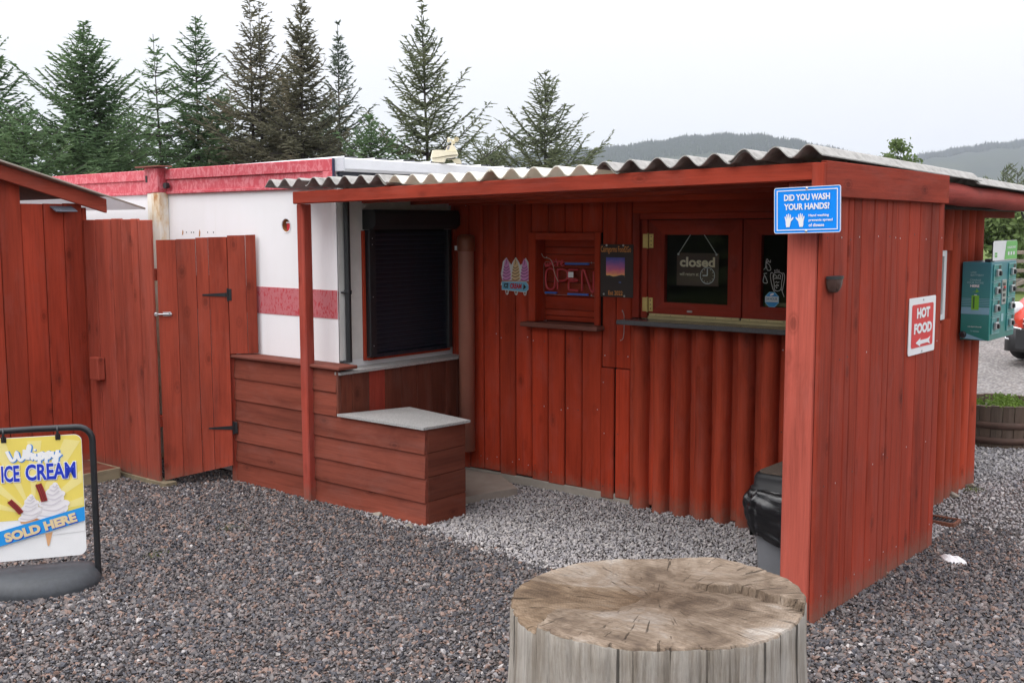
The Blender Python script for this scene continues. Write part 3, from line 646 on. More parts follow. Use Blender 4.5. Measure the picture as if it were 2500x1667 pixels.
B('inner_wall', shed, -7.75, -7.72, 2.3, 4.08, .1, 1.93, W_BRN_Z); B('end_wall', shed, -9.3, -7.76, 4.03, 4.06, 0, 1.93, W_SHED)
stp = MB(); 
for k in range(3): stp.box(-7.345+.15*k, -7.2+.15*k, 2.6, 3.985, .045, .075, wood('step board', (.22, .07, .045), 'y', worn=.1) if k == 0 else stp.m[0], .004)
sto = thing('wooden_step', (-7.1, 3.3, 0), 'low wooden step with bare timber edge in front of the shed', 'step')
stp.build('tread', sto); B('riser', sto, -6.915, -6.893, 2.6, 3.985, -.03, .078, W_RAW); B('riser', sto, -7.34, -6.916, 3.986, 4.006, -.03, .074, W_RAW)
fen = thing('fence_panel', (-6.9, 4.05, 0), 'faded red upright board fence panel beside the shed', 'fence')
FX = [-7.345, -7.197, -7.081, -6.979, -6.852, -6.727, -6.641, -6.486]
for i, (a, b) in enumerate(zip(FX[:-1], FX[1:])):
    B('plank', fen, a+.0015, b-.0015, 4.045+R(-.004, .003), 4.066, .045+R(0, .012)-.006*i, (1.812, 1.814, 1.815, 1.818, 1.812, 1.815, 1.806)[i], W_FENCE, .004)
B('rail', fen, -7.34, -6.49, 4.067, 4.10, .4, .48, W_RED_X); B('rail', fen, -7.34, -6.49, 4.067, 4.10, 1.4, 1.48, W_RED_X); B('sole_plate', fen, -7.1, -6.40, 4.03, 4.12, -.02, .03, W_RAW)
MB().box(-7.245, -7.13, 3.985, 4.04, .675, .835, W_FENCE, .004).build('block', fen)
gd = np.array([.42, .48, 0.]); gd /= np.linalg.norm(gd); gn = np.array([gd[1], -gd[0], 0]); GP = np.array([-6.47, 4.07, 0.])
gate = thing('timber_gate', GP+gd*.25, 'red upright board gate with black strap hinges beside white cabin', 'gate')
GS = [0, .13, .256, .338, .462, .464, .583, .652]; tops = [1.672, 1.677, 1.686, 1.689, 0, 1.70, 1.703]
for i in range(7):
    if i == 4: continue
    s0, s1 = GS[i]+.0015, GS[i+1]-.0015
    z0 = .035+.19*GS[i] if i < 4 else .897; z1 = tops[i]
    mb = MB(); P = [(s0, z0), (s1, .035+.19*s1 if i < 4 else z0), (s1, z1+.002), (s0, z1)]; off = R(0, .004)
    v = [GP+gd*a+gn*(.0+off)+np.array([0, 0, b]) for a, b in P]+[GP+gd*a+gn*(off-.022)+np.array([0, 0, b]) for a, b in P]
    mb.add(v, [(0, 1, 2, 3), (7, 6, 5, 4), (0, 4, 5, 1), (1, 5, 6, 2), (2, 6, 7, 3), (3, 7, 4, 0)], W_GATE); mb.build('plank', gate)
gf = lambda s, z, d: GP+gd*s+gn*d+np.array([0, 0, z])
for z in (.3, 1.35): MB().obox(gf(.02, z, -.055), gd*.43, -gn*.0-np.array([0, 0, -.08]), gn*.032, W_RED_X).build('ledger', gate)
MB().obox(gf(.45, -.03, -.06), gd*.05, np.array([0, 0, 1.72]), gn*.036, W_RED_Z).build('hinge_post', gate)
for z, s_ in ((1.30, .462), (.385, .475)):
    h = MB(); h.add([gf(s_-.17, z-.004, .006), gf(s_-.01, z-.014, .006), gf(s_-.01, z+.014, .006), gf(s_-.17, z+.006, .006)]+[gf(s_-.17, z-.004, .002), gf(s_-.01, z-.014, .002), gf(s_-.01, z+.014, .002), gf(s_-.17, z+.006, .002)], [(0, 1, 2, 3), (0, 4, 5, 1), (1, 5, 6, 2), (2, 6, 7, 3), (3, 7, 4, 0)], BLACKM)
    h.tube([gf(s_-.004, z-.045, .006), gf(s_-.004, z+.045, .006)], .006, BLACKM, 8); h.obox(gf(s_, z-.04, .003), gd*.022, np.array([0, 0, .08]), gn*.004, BLACKM, .001); h.build('strap_hinge', gate)
bo = MB(); bo.obox(gf(.03, 1.162, .003), gd*.055, np.array([0, 0, .026]), gn*.004, STEEL, .001); bo.tube([gf(-.02, 1.175, .012), gf(.09, 1.175, .012)], .006, STEEL, 10); bo.lathe(gf(-.012, 1.175, .012), [(.012, 0), (.014, .002), (.014, .006), (.010, .009)], STEEL, 14, axis=gn); bo.obox(gf(.07, 1.168, .007), gd*.012, np.array([0, 0, .022]), gn*.012, STEEL, .002); bo.build('bolt', gate)
# ================================================================== GRAVEL STONES
def stone_mesh(i):
    bm = bmesh.new(); r_ = random.Random(100+i)
    for _ in range(11):
        d = Vector((r_.gauss(0, 1), r_.gauss(0, 1), r_.gauss(0, 1))).normalized(); k = r_.uniform(.78, 1.)
        bm.verts.new((d.x*k*1.15, d.y*k*.85, d.z*k*.62))
    bmesh.ops.convex_hull(bm, input=bm.verts)
    for v in [v for v in bm.verts if not v.link_faces]: bm.verts.remove(v)
    me = bpy.data.meshes.new('stone'); bm.to_mesh(me); bm.free(); return me
def stone_mat(name, stops, rough, k=1.):
    q = NT(name); oi = q.n('ShaderNodeObjectInfo')
    c = q.ramp(oi.outputs['Random'], [(p, tuple(x*k for x in cc)) for p, cc in stops], 'CONSTANT')
    f = q.noise(q.coords(scale=(2, 2, 2)), 1.7, 4); c = q.mixc(.8, c, q.ramp(f, [(.3, (.75,)*3), (.7, (1.25,)*3)]), 'MULTIPLY')
    return q.set(c, rough, 0, .4)
WETC = [(0, (0.087, 0.081, 0.084)), (.13, (0.136, 0.119, 0.117)), (.27, (0.062, 0.061, 0.070)), (.40, (0.165, 0.133, 0.125)), (.52, (0.109, 0.099, 0.100)), (.64, (0.209, 0.143, 0.119)), (.72, (0.073, 0.073, 0.085)), (.83, (0.179, 0.164, 0.159)), (.92, (0.242, 0.157, 0.125)), (.97, (0.272, 0.247, 0.244))]
DRYC = [(0, (.27, .255, .26)), (.16, (.32, .305, .305)), (.32, (.24, .23, .24)), (.46, (.35, .325, .315)), (.6, (.29, .275, .275)), (.72, (.37, .345, .335)), (.84, (.255, .24, .25)), (.95, (.42, .395, .38))]
SM_WET = stone_mat('damp mixed gravel', WETC, .65, 1.04); SM_DRY = stone_mat('dry pale gravel', DRYC, .95, 1.22)
def vnoise(x, y, s):
    return (np.sin(x*s*1.3+y*s*.7+1.1)+np.sin(-x*s*.8+y*s*1.7+.3)+np.sin(x*s*2.3+y*s*2.1+2.2)*.5)/2.5
def ground_h(x, y): return .012*vnoise(x, y, 1.3)+.006*vnoise(x, y, 4.1)
BLOCK = [(-6.15, -5.1, 4.47, 5.6), (-5.1, -4.37, 4.47, 4.78), (-5.2, -2.25, 5.65, 7.6), (-1.97, -1.945, 4.5, 5.95), (-11, XE, YC+.05, 7.3), (-9, -7.37, 2, 4.03), (-7.3, -6.92, 2.6, 3.97)]
def scatter(x0, x1, y0, y1, step):
    nx, ny = int((x1-x0)/step), int((y1-y0)/step); gx, gy = np.meshgrid(np.arange(nx), np.arange(ny))
    x = x0+(gx+rng.uniform(0, 1, gx.shape))*step; y = y0+(gy+rng.uniform(0, 1, gx.shape))*step; x, y = x.ravel(), y.ravel()
    d = np.stack([x, y, np.full_like(x, -EYE)], 1); dep = d@fw; u = 1250+F_PX*(d@rt)/np.maximum(dep, .1); v = 833.5-F_PX*(d@up)/np.maximum(dep, .1)
    ok = (dep > .5) & (u > -330) & (u < 2830) & (v < 1800)
    for b in BLOCK: ok &= ~((x > b[0]) & (x < b[1]) & (y > b[2]) & (y < b[3]))
    return x[ok], y[ok]
def dryness(x, y):
    n = .10*vnoise(x, y, 5)+.06*vnoise(x, y, 13); a = np.clip((y-4.30+n-.16*(x+4.35)*0)/.16+.5, 0, 1)*(x < -1.96)*(x > -5.3)
    a = a*np.clip((y-(4.62-.20*(x+4.35))-n+.35)/.2, 0, 1)
    b = np.clip((y-6.1+n*2)/.9, 0, .75)*(x > -2.3); e = np.clip(.01+.08*vnoise(x, y, 1.1)+.05*vnoise(x+3, y, 2.7), 0, .11); return np.maximum(np.maximum(a, b), e)
xs, ys = [], []
for x0, x1, y0, y1, st in ((-8.2, 1.2, .8, 6.4, .0142), (-3.2, .6, 6.4, 9.4, .020)):
    a, b = scatter(x0, x1, y0, y1, st); xs.append(a); ys.append(b)
gx_, gy_ = np.concatenate(xs), np.concatenate(ys)
isdry = rng.uniform(0, 1, len(gx_)) < dryness(gx_, gy_)
def stones(name, x, y, mat, label):
    n = len(x); z = ground_h(x, y)*.6+rng.uniform(-.004, .006, n)
    me = bpy.data.meshes.new(name); me.vertices.add(n); me.vertices.foreach_set('co', np.stack([x, y, z], 1).ravel())
    rot = np.stack([rng.uniform(-.9, .9, n), rng.uniform(-.9, .9, n), rng.uniform(0, 6.28, n)], 1)
    for nm, ty, key, dat in (('srot', 'FLOAT_VECTOR', 'vector', rot.ravel()), ('ssc', 'FLOAT', 'value', np.clip(rng.lognormal(0, .34, n), .5, 2.3)*.0096*(1+.16*vnoise(x+9, y, .9))), ('sid', 'INT', 'value', rng.integers(0, 12, n))):
        me.attributes.new(nm, ty, 'POINT').data.foreach_set(key, dat)
    o = bpy.data.objects.new(name, me); COL.objects.link(o); o['kind'] = 'stuff'; o['label'] = label; o['category'] = 'gravel'
    c = bpy.data.collections.new(name+' stones')
    for i in range(12):
        sm = stone_mesh(i); sm.materials.append(mat); so_ = bpy.data.objects.new('stone', sm); c.objects.link(so_)
    ng = bpy.data.node_groups.new(name, 'GeometryNodeTree'); ng.interface.new_socket('Geometry', in_out='INPUT', socket_type='NodeSocketGeometry'); ng.interface.new_socket('Geometry', in_out='OUTPUT', socket_type='NodeSocketGeometry')
    A = ng.nodes.new; gi, go = A('NodeGroupInput'), A('NodeGroupOutput'); ip = A('GeometryNodeInstanceOnPoints'); ci = A('GeometryNodeCollectionInfo'); ci.inputs['Collection'].default_value = c; ci.inputs['Separate Children'].default_value = True; ci.inputs['Reset Children'].default_value = True
    def at(nm, ty): q_ = A('GeometryNodeInputNamedAttribute'); q_.data_type = ty; q_.inputs['Name'].default_value = nm; return q_.outputs['Attribute']
    er = A('FunctionNodeEulerToRotation'); K = ng.links.new
    K(gi.outputs[0], ip.inputs['Points']); K(ci.outputs[0], ip.inputs['Instance']); ip.inputs['Pick Instance'].default_value = True
    K(at('sid', 'INT'), ip.inputs['Instance Index']); K(at('srot', 'FLOAT_VECTOR'), er.inputs[0]); K(er.outputs[0], ip.inputs['Rotation']); K(at('ssc', 'FLOAT'), ip.inputs['Scale']); K(ip.outputs[0], go.inputs[0])
    o.modifiers.new('stones', 'NODES').node_group = ng; return o
stones('damp_gravel', gx_[~isdry], gy_[~isdry], SM_WET, 'damp dark grey and brown gravel across the open yard')
stones('dry_gravel', gx_[isdry], gy_[isdry], SM_DRY, 'dry pale grey gravel under the canopy roof')

# ================================================================== HILLS AND FAR WOOD
def far(az_px, dist): p = away(az_px, dist); return p
q = NT('hazy hillside heath'); f = q.noise(q.coords(), .006, 6, .6); HEATH = q.set(q.ramp(f, [(.35, (.018, .026, .018)), (.6, (.028, .036, .022)), (.8, (.05, .055, .03))]), .95, 0, .1)
FIRMAT = plain('far conifer wood', (.016, .024, .018), .95, spec=.1, var=.35, scale=.02)
def hill(name, ctrl, D, depth):
    """ctrl: photo columns and skyline rows; a ridge D metres away that slopes down toward the camera"""
    xs_ = np.array([c[0] for c in ctrl])*1.063; yy = np.array([c[1] for c in ctrl])*1.063
    n = 90; cols = np.linspace(xs_[0], xs_[-1], n); rows = np.interp(cols, xs_, yy); m = 26; v = []
    for i, (cx, ry) in enumerate(zip(cols, rows)):
        d = ray(cx, ry); d = d/math.hypot(d[0], d[1]); top = EYE+d[2]*D
        for j in range(m+1):
            t = j/m; dd = D-depth+(depth*1.5)*t; s = math.sin(min(1, t*1.5)*math.pi/2)**1.15 if t < .667 else math.cos((t-.667)/.333*math.pi/2)*.75+.25
            h = -2+(top+2)*max(0, s)+2.5*math.sin(i*.9+j*.7)*s*(1 if t < .6 else .4); v.append((d[0]*dd, d[1]*dd, h))
    f = [(i*(m+1)+j, (i+1)*(m+1)+j, (i+1)*(m+1)+j+1, i*(m+1)+j+1) for i in range(n-1) for j in range(m)]
    o = MB().add(v, f, HEATH, True).build(name, None, (0, 0, 0), kind='structure'); return np.array(v).reshape(n, m+1, 3)
HA = hill('hill', [(1000, 420), (1130, 372), (1260, 362), (1390, 352), (1500, 338), (1600, 324), (1680, 321), (1760, 325), (1840, 337), (1950, 362), (2100, 400)], 2100, 800)
HB = hill('hill', [(1850, 416), (1980, 397), (2080, 376), (2160, 360), (2240, 348), (2330, 338), (2450, 331), (2600, 340), (2800, 376)], 2700, 1100)
HF = hill('hill', [(1900, 440), (2050, 437), (2250, 430), (2400, 424), (2700, 416)], 1100, 500)
def far_wood(name, H, i0, i1, j0, j1, n, hh, label):
    a = rng.uniform(i0, i1-1.001, n); b = rng.uniform(j0, j1-.001, n); i = a.astype(int); j = b.astype(int); fa = (a-i)[:, None]; fb = (b-j)[:, None]
    P = H[i, j]*(1-fa)*(1-fb)+H[i+1, j]*fa*(1-fb)+H[i, j+1]*(1-fa)*fb+H[i+1, j+1]*fa*fb
    h = hh*np.clip(rng.lognormal(-.1, .25, n), .5, 1.7); r_ = h*rng.uniform(.13, .22, n); K = 5
    V = np.zeros((n, K+1, 3)); ph = rng.uniform(0, 6.28, n)
    for k in range(K): V[:, k] = P+np.stack([r_*np.cos(ph+k*2*math.pi/K), r_*np.sin(ph+k*2*math.pi/K), -1+0*h], 1)
    V[:, K] = P+np.stack([0*h, 0*h, h], 1)
    base = np.arange(n)[:, None]*(K+1); F = np.concatenate([np.concatenate([base+k, base+(k+1) % K, base+K], 1) for k in range(K)], 0)
    return tri_mesh(name, V.reshape(-1, 3), F, FIRMAT, None, (0, 0, 0), kind='stuff', label=label, category='wood')
def tri_mesh(name, V, F, mat, parent, origin, k=3, **props):
    me = bpy.data.meshes.new(name); nv, nf = len(V), len(F); me.vertices.add(nv); me.vertices.foreach_set('co', (V-np.array(origin)).astype(np.float32).ravel())
    me.loops.add(nf*k); me.loops.foreach_set('vertex_index', F.astype(np.int32).ravel()); me.polygons.add(nf); me.polygons.foreach_set('loop_start', np.arange(nf, dtype=np.int32)*k)
    me.update(calc_edges=True); me.materials.append(mat); return place(name, me, parent, origin, **props)
far_wood('far_wood', HA, 6, 84, 9, 19, 15000, 7.5, 'dark conifer wood covering the hazy hill behind the hut roof')
far_wood('far_wood', HB, 8, 88, 12, 19, 14000, 8.5, 'conifer plantation on the far hazy hill above the right roof edge')

# ================================================================== TREES
def foliage(name, stops):
    q = NT(name); v = q.coords(); f = q.noise(v, 1.1, 4, .6); f2 = q.noise(v, 9, 3)
    c = q.ramp(f, stops); c = q.mixc(.6, c, q.ramp(f2, [(.3, (.6,)*3), (.7, (1.35,)*3)]), 'MULTIPLY'); q.set(c, .75, 0, .25)
    tr_ = q.n('ShaderNodeBsdfTranslucent'); q.l(c, tr_.inputs[0]); mx_ = q.n('ShaderNodeMixShader'); mx_.inputs[0].default_value = .36
    q.l(q.p.outputs[0], mx_.inputs[1]); q.l(tr_.outputs[0], mx_.inputs[2]); q.l(mx_.outputs[0], q.o.inputs[0]); return q.m
F_GREEN = foliage('spruce needles green', [(.3, (0.079, 0.138, 0.069)), (.55, (0.139, 0.218, 0.101)), (.8, (0.220, 0.298, 0.134))])
F_OLIVE = foliage('spruce needles olive', [(.3, (0.107, 0.135, 0.078)), (.55, (0.173, 0.199, 0.110)), (.8, (0.260, 0.254, 0.143))])
F_BROWN = foliage('spruce needles browned', [(.3, (0.117, 0.120, 0.080)), (.55, (0.186, 0.176, 0.117)), (.8, (0.299, 0.221, 0.153))])
F_GREY = foliage('spruce needles grey green', [(.3, (0.086, 0.118, 0.087)), (.6, (0.137, 0.171, 0.119)), (.8, (0.189, 0.215, 0.141))])
F_LEAF = foliage('broad leaves', [(.3, (.10, .155, .05)), (.55, (.16, .22, .08)), (.8, (.25, .30, .13))])
BARK = plain('dark spruce bark', (.055, .045, .040), .9, var=.3)
def spruce(x_d, top_d, dist, halfw_d, dens, mat, label, asc=.25, pw=.85, twin=False, name='spruce_tree', low=.5, grp='spruce trees behind the white cabin', extra=None):
    P = away(x_d*1.063, dist); d = ray(x_d*1.063, top_d*1.063); H = EYE+d[2]/math.hypot(d[0], d[1])*dist
    base_row = 400*1.063; db = ray(x_d*1.063, base_row); hb = EYE+db[2]/math.hypot(db[0], db[1])*dist; wb = halfw_d*1.063/F_PX*dist   # half width where the cabin roof cuts the tree
    prof = lambda z: 1.36*wb*((H-z)/(H-hb))**pw
    root = thing(name, P, label, 'tree', grp); r_ = np.random.default_rng(int(x_d*7+top_d+900))
    tk = MB(); lean = r_.uniform(-.02, .02, 2)
    def trunk(dx, h): tk.tube([P+np.array([dx+lean[0]*h*t+.03*math.sin(t*5), lean[1]*h*t, h*t]) for t in np.linspace(0, 1, 8)], [max(.006, .02*h*(1-t)**1.1*.62) for t in np.linspace(0, 1, 8)], BARK, 7)
    trunk(0, H*.995)
    if twin: trunk(.32, H*.97)
    Q = []                                                     # needle sprays: position, direction, normal, length, width
    dens *= 1.02; z = low; dz0 = .17/dens
    bl = MB()
    while z < H-.05:
        t = z/H; Lm = prof(z); nb = max(2, int(round((5.5+3.5*dens)*(1 if t < .88 else .55 if t < .95 else .3)))); ph = r_.uniform(0, 6.28)
        for b in range(nb):
            an = ph+b*2*math.pi/nb+r_.uniform(-.3, .3); Lb = Lm*r_.uniform(.6, 1.15)*(1+.16*math.sin(an*2+z*1.7+P[0])+.12*math.sin(an*3-z*3.1))
            if r_.uniform() < .05: Lb *= 1.25
            if Lb < .05: Lb = .05
            el = asc+.55*t**2+r_.uniform(-.2, .2)-(.25 if t < .4 else 0); zz_ = z+r_.uniform(-.1, .1)*.8; ox = .32 if (twin and b % 2) else 0.
            o = P+np.array([ox+lean[0]*z, lean[1]*z, zz_]); out_ = np.array([math.cos(an), math.sin(an), 0]); side = np.array([-out_[1], out_[0], 0])
            n = max(3, int(Lb/.085)); s = np.linspace(0, 1, n+1)
            sag = -.22*dens**.3*Lb; pts = o+out_*(s*Lb*math.cos(el))[:, None]+np.array([0, 0, 1.])*((s*Lb*math.sin(el))+sag*(np.sin(s*math.pi*.9))*.55)[:, None]
            if Lb > .35: bl.tube([pts[0], pts[n//2], pts[-1]], [.010+.008*Lb, .007+.003*Lb, .003], BARK, 4, caps=False)
            for k in range(1, n+1):
                tang = pts[k]-pts[k-1]; tang = tang/np.linalg.norm(tang); rem = (1-s[k])
                for sd_ in (-1, 1):
                    if r_.uniform() > .55+.42*min(1, dens): continue
                    TL = min(.50, (.10+.40*Lb*(.25+rem)*.55))*r_.uniform(.55, 1.15)
                    td = tang*.62+side*sd_*.75+np.array([0, 0, r_.uniform(-.62, .10)]); td /= np.linalg.norm(td); m = max(1, int(TL/.036))
                    for e in range(m):
                        c = pts[k]+td*TL*(e+.3)/m; sw_ = (-1)**e*.5; dd = td*.85+np.cross(td, [0, 0, 1.])*sw_+np.array([0, 0, r_.uniform(-.25, .15)])
                        Q.append((*c, *dd, r_.uniform(.08, .14), r_.uniform(.010, .019)))
                Q.append((*pts[k], *tang, .13, .022))
        z += dz0*r_.uniform(.75, 1.25)*(1.15 if t < .8 else .9)
    Q = np.array(Q); n = len(Q); p = Q[:, :3]; dd = Q[:, 3:6]; dd /= np.linalg.norm(dd, axis=1)[:, None]; rn = r_.normal(size=(n, 3)); sdv = np.cross(dd, rn); sdv /= np.linalg.norm(sdv, axis=1)[:, None]
    Ln, Wn = Q[:, 6:7], Q[:, 7:8]; V = np.stack([p-dd*Ln*.5, p+sdv*Wn-dd*Ln*.05, p+dd*Ln*.6, p-sdv*Wn-dd*Ln*.05], 1).reshape(-1, 3)
    tk.build('trunk', root); 
    if bl.v: bl.build('limbs', root)
    tri_mesh('crown', V, np.arange(n*4).reshape(n, 4), mat, root, P, 4, kind='stuff')
    return root
spruce(-14, 66, 24, 112, 1.0, F_GREEN, 'tall dense green spruce directly above the shed roof ridge')
spruce(62, 244, 21, 84, 1.0, F_GREEN, 'short bushy green spruce above the shed roof slope')
spruce(205, 52, 23, 118, 1.25, F_GREEN, 'broad full green spruce above the left end of red top rail')
spruce(381, 76, 25, 88, .58, F_GREEN, 'slender sparse spruce with bare leader above the rusty corner post', asc=.1, pw=.95)
spruce(455, 34, 26, 92, .85, F_GREEN, 'tall green spruce between the slender spruce and the brown twin-stemmed one')
spruce(582, -14, 25, 112, .8, F_BROWN, 'tall browned spruce with twin stems rising out of view', twin=True, asc=.3, pw=.95)
spruce(692, -30, 24, 100, 1.0, F_BROWN, 'tall dense dark browned spruce beside the twin-stemmed one', asc=.3, pw=1.0)
spruce(781, 54, 26, 76, .60, F_GREY, 'thin grey-green spruce with upswept branches beside the dark browned one', asc=.42, pw=1.0)
spruce(852, 268, 23, 66, 1.05, F_GREEN, 'small green spruce low between two taller trees', asc=.3)
spruce(990, 2, 24, 132, .66, F_OLIVE, 'wide open-branched olive spruce behind the weather station', asc=.45, pw=1.1)
spruce(1246, 160, 25, 112, .72, F_OLIVE, 'lone pyramid-shaped olive spruce furthest from the shed', asc=.40, pw=1.0)
spruce(305, 250, 30, 78, 1.0, F_GREEN, 'low green spruce half hidden behind the slender sparse one')
spruce(520, 205, 31, 84, .95, F_OLIVE, 'mid-height olive spruce half hidden beside the twin-stemmed one')
spruce(640, 170, 31, 86, .95, F_BROWN, 'mid-height browned spruce half hidden between the two tallest ones')
spruce(752, 262, 30, 74, .95, F_OLIVE, 'low olive spruce half hidden behind the thin grey-green one')
spruce(1120, 318, 31, 60, .9, F_OLIVE, 'low olive spruce tip between the wide one and the lone one')
# the conifer belt across the yard that the window panes mirror
src_trees = [o for o in COL.objects if o.parent is None and o.name.startswith('spruce_tree')]
for i in range(14):
    o = src_trees[(2, 5, 6, 9, 4)[i % 5]]; an = math.radians(196+i*9.5); dist = 23+3*math.sin(i*2.3); c = o.copy(); COL.objects.link(c); c.location = (dist*math.cos(an), dist*math.sin(an)+1, 0); sc_ = 1.05+.25*((i*37) % 10)/10; c.scale = (sc_*1.15, sc_*1.15, sc_); c.rotation_euler = (0, 0, i*1.9)
    c['label'] = 'spruce in the belt across the yard, mirrored in the serving window panes'; c['group'] = 'spruce belt across the yard'
    for ch in o.children: k = ch.copy(); COL.objects.link(k); k.parent = c
def leafy(x_d, top_d, bot_d, dist, hw_d, n, label, name='leafy_tree', size=.06, mat=F_LEAF, cl=14):
    P = away(x_d*1.063, dist); d = ray(x_d*1.063, top_d*1.063); H = EYE+d[2]/math.hypot(d[0], d[1])*dist; db = ray(x_d*1.063, bot_d*1.063); zb = max(.2, EYE+db[2]/math.hypot(db[0], db[1])*dist); wd = hw_d*1.063/F_PX*dist
    root = thing(name, P, label, 'tree'); r_ = np.random.default_rng(int(x_d+top_d)); tk = MB(); tk.tube([P, P+np.array([.05, 0, H*.5]), P+np.array([0, .05, H*.92])], [.03*H*.6, .02*H*.5, .008], BARK, 7)
    C = []
    for i in range(cl):
        t = r_.uniform(0, 1); a = r_.uniform(0, 6.28); rr = wd*(1-t*.75)*math.sqrt(r_.uniform(.05, 1)); c = P+np.array([math.cos(a)*rr, math.sin(a)*rr, zb+(H-zb)*t*.97]); C.append((c, wd*r_.uniform(.22, .42)))
        tk.tube([P+np.array([0, 0, max(.3, (c[2])*.6)]), (P+c)/2*np.array([1, 1, 0])+np.array([0, 0, c[2]*.85]), c], [.02, .013, .005], BARK, 5, caps=False)
    per = n//cl; pp = np.concatenate([c+r_.normal(size=(per, 3))*np.array([s, s, s*.75])*.62 for c, s in C]); n = len(pp); dd = r_.normal(size=(n, 3)); dd /= np.linalg.norm(dd, axis=1)[:, None]; sv = np.cross(dd, r_.normal(size=(n, 3))); sv /= np.linalg.norm(sv, axis=1)[:, None]
    s = size*r_.uniform(.6, 1.3, (n, 1)); V = np.stack([pp-dd*s, pp+sv*s*.55, pp+dd*s, pp-sv*s*.55], 1).reshape(-1, 3)
    tk.build('trunk', root); tri_mesh('crown', V, np.arange(n*4).reshape(n, 4), mat, root, P, 4, kind='stuff')
leafy(2055, 328, 420, 40, 42, 2600, 'pale leafy tree top just above the hut roof edge', size=.075, cl=16)
leafy(2300, 494, 700, 31, 60, 7000, 'green leafy tree beyond the hut corner and its log beam', size=.09)
leafy(2395, 505, 700, 33, 65, 6000, 'paler green tree beside the field gate', size=.09)
for xd, td, lb_ in ((2299, 383, 'sparse young conifer tip with forked top above the roof end'), (2331, 388, 'sparse young conifer tip leaning outward above the roof end')):
    P = away(xd*1.063, 36); d = ray(xd*1.063, td*1.063); H = EYE+d[2]/math.hypot(d[0], d[1])*36; root = thing('conifer_sapling', P, lb_, 'sapling')
    tk = MB().tube([P, P+np.array([.03, 0, H*.6]), P+np.array([0, 0, H*.97])], [.05, .022, .006], BARK, 6); Q = MB(); r_ = random.Random(xd)
    for k in range(26):
        z = H*(.60+.37*k/25); L_ = .35+.7*(1-k/25); a = r_.uniform(0, 6.28); e = np.array([math.cos(a)*L_*.8, math.sin(a)*L_*.8, L_*.6]); o_ = P+np.array([0, 0, z]); tk.tube([o_, o_+e], [.008, .004], BARK, 4, caps=False)
        for m in range(int(L_/.05)):
            c = o_+e*(m+1)/int(L_/.05); dv = np.array([r_.uniform(-1, 1), r_.uniform(-1, 1), r_.uniform(0, 1)])*.12; Q.add([c-dv*.3+np.array([.02, 0, 0]), c+dv, c-dv*.3-np.array([.02, 0, 0])], [(0, 1, 2)], F_OLIVE)
    tk.build('trunk', root); Q.build('crown', root, kind='stuff')
# ================================================================== SIGNS ON THE HUT
def screw(fr, mb, a, b, r=.006, h=.001): mb.lathe(fr.p(a, b, h), [(r, 0), (r*.9, .002), (r*.4, .003)], STEEL, 10, axis=fr.n)
# --- blue hand washing sign
o_, r_, t_ = py(1890.4, 571, 4.312), py(2052.4, 567, 4.312), py(1894, 459.8, 4.312)
fr = Fr(o_, r_-o_, t_-o_); Wd, Hd = np.linalg.norm(r_-o_), np.linalg.norm(t_-o_)
BLUE = plain('blue sign face', S(6, 138, 242), .5, spec=.2, var=.03); root = thing('hand_washing_sign', o_+(r_-o_)/2, 'blue and white hand washing notice fixed to the corner post', 'sign')
mb = MB(); fr.plate(mb, fr.rrect(0, 0, Wd, Hd, .009), .003, BLUE, PRINTW); mb = mb.build('panel', root)
p = MB(); k = .012
for a0, b0, a1, b1 in ((k, k, Wd-k, k+.004), (k, Hd-k-.004, Wd-k, Hd-k), (k, k+.004, k+.004, Hd-k-.004), (Wd-k-.004, k+.004, Wd-k, Hd-k-.004)): fr.rect(p, a0, b0, a1, b1, PRINTW)
fr.stroke(p, fr.rrect(.0015, .0015, Wd-.0015, Hd-.0015, .008), .0025, PRINTW, closed=True); p.build('border', mb)
p = MB(); fr.text(p, 'DID YOU WASH', Wd*.155, Hd*.705, Wd*.845, Hd*.845, PRINTW, bold=.035); fr.text(p, 'YOUR HANDS?', Wd*.155, Hd*.505, Wd*.84, Hd*.645, PRINTW, bold=.035)
for i, t in enumerate(('Hand washing', 'prevents spread', 'of disease')): fr.text(p, t, Wd*.53, Hd*(.335-.10*i), Wd*(.83, .885, .76)[i], Hd*(.405-.10*i), PRINTW, bold=.03)
p.build('lettering', mb)
for cx, mir in ((.215, 1), (.415, -1)):
    p = MB(); u = lambda a, b: (Wd*cx+mir*a*Wd*.085, Hd*.135+b*Hd*.29)
    out_ = [(-.32, 0), (.28, 0), (.42, .26), (.50, .42), (.92, .62), (1.0, .72), (.90, .76), (.52, .62), (.52, .88), (.46, .98), (.36, .90), (.28, .62), (.20, .98), (.10, 1.04), (.02, .96), (.04, .62), (-.14, .96), (-.26, .98), (-.30, .88), (-.20, .58), (-.48, .82), (-.60, .80), (-.58, .70), (-.42, .42), (-.40, .2)]
    pts = [u(a, b) for a, b in out_]; fr.poly(p, pts if mir > 0 else pts[::-1], PRINTW); p.build('hand_symbol', mb)
p = MB(); screw(fr, p, Wd*.5, Hd-.008); p.build('screw', root); p = MB(); screw(fr, p, Wd*.49, .008); p.build('screw', root)
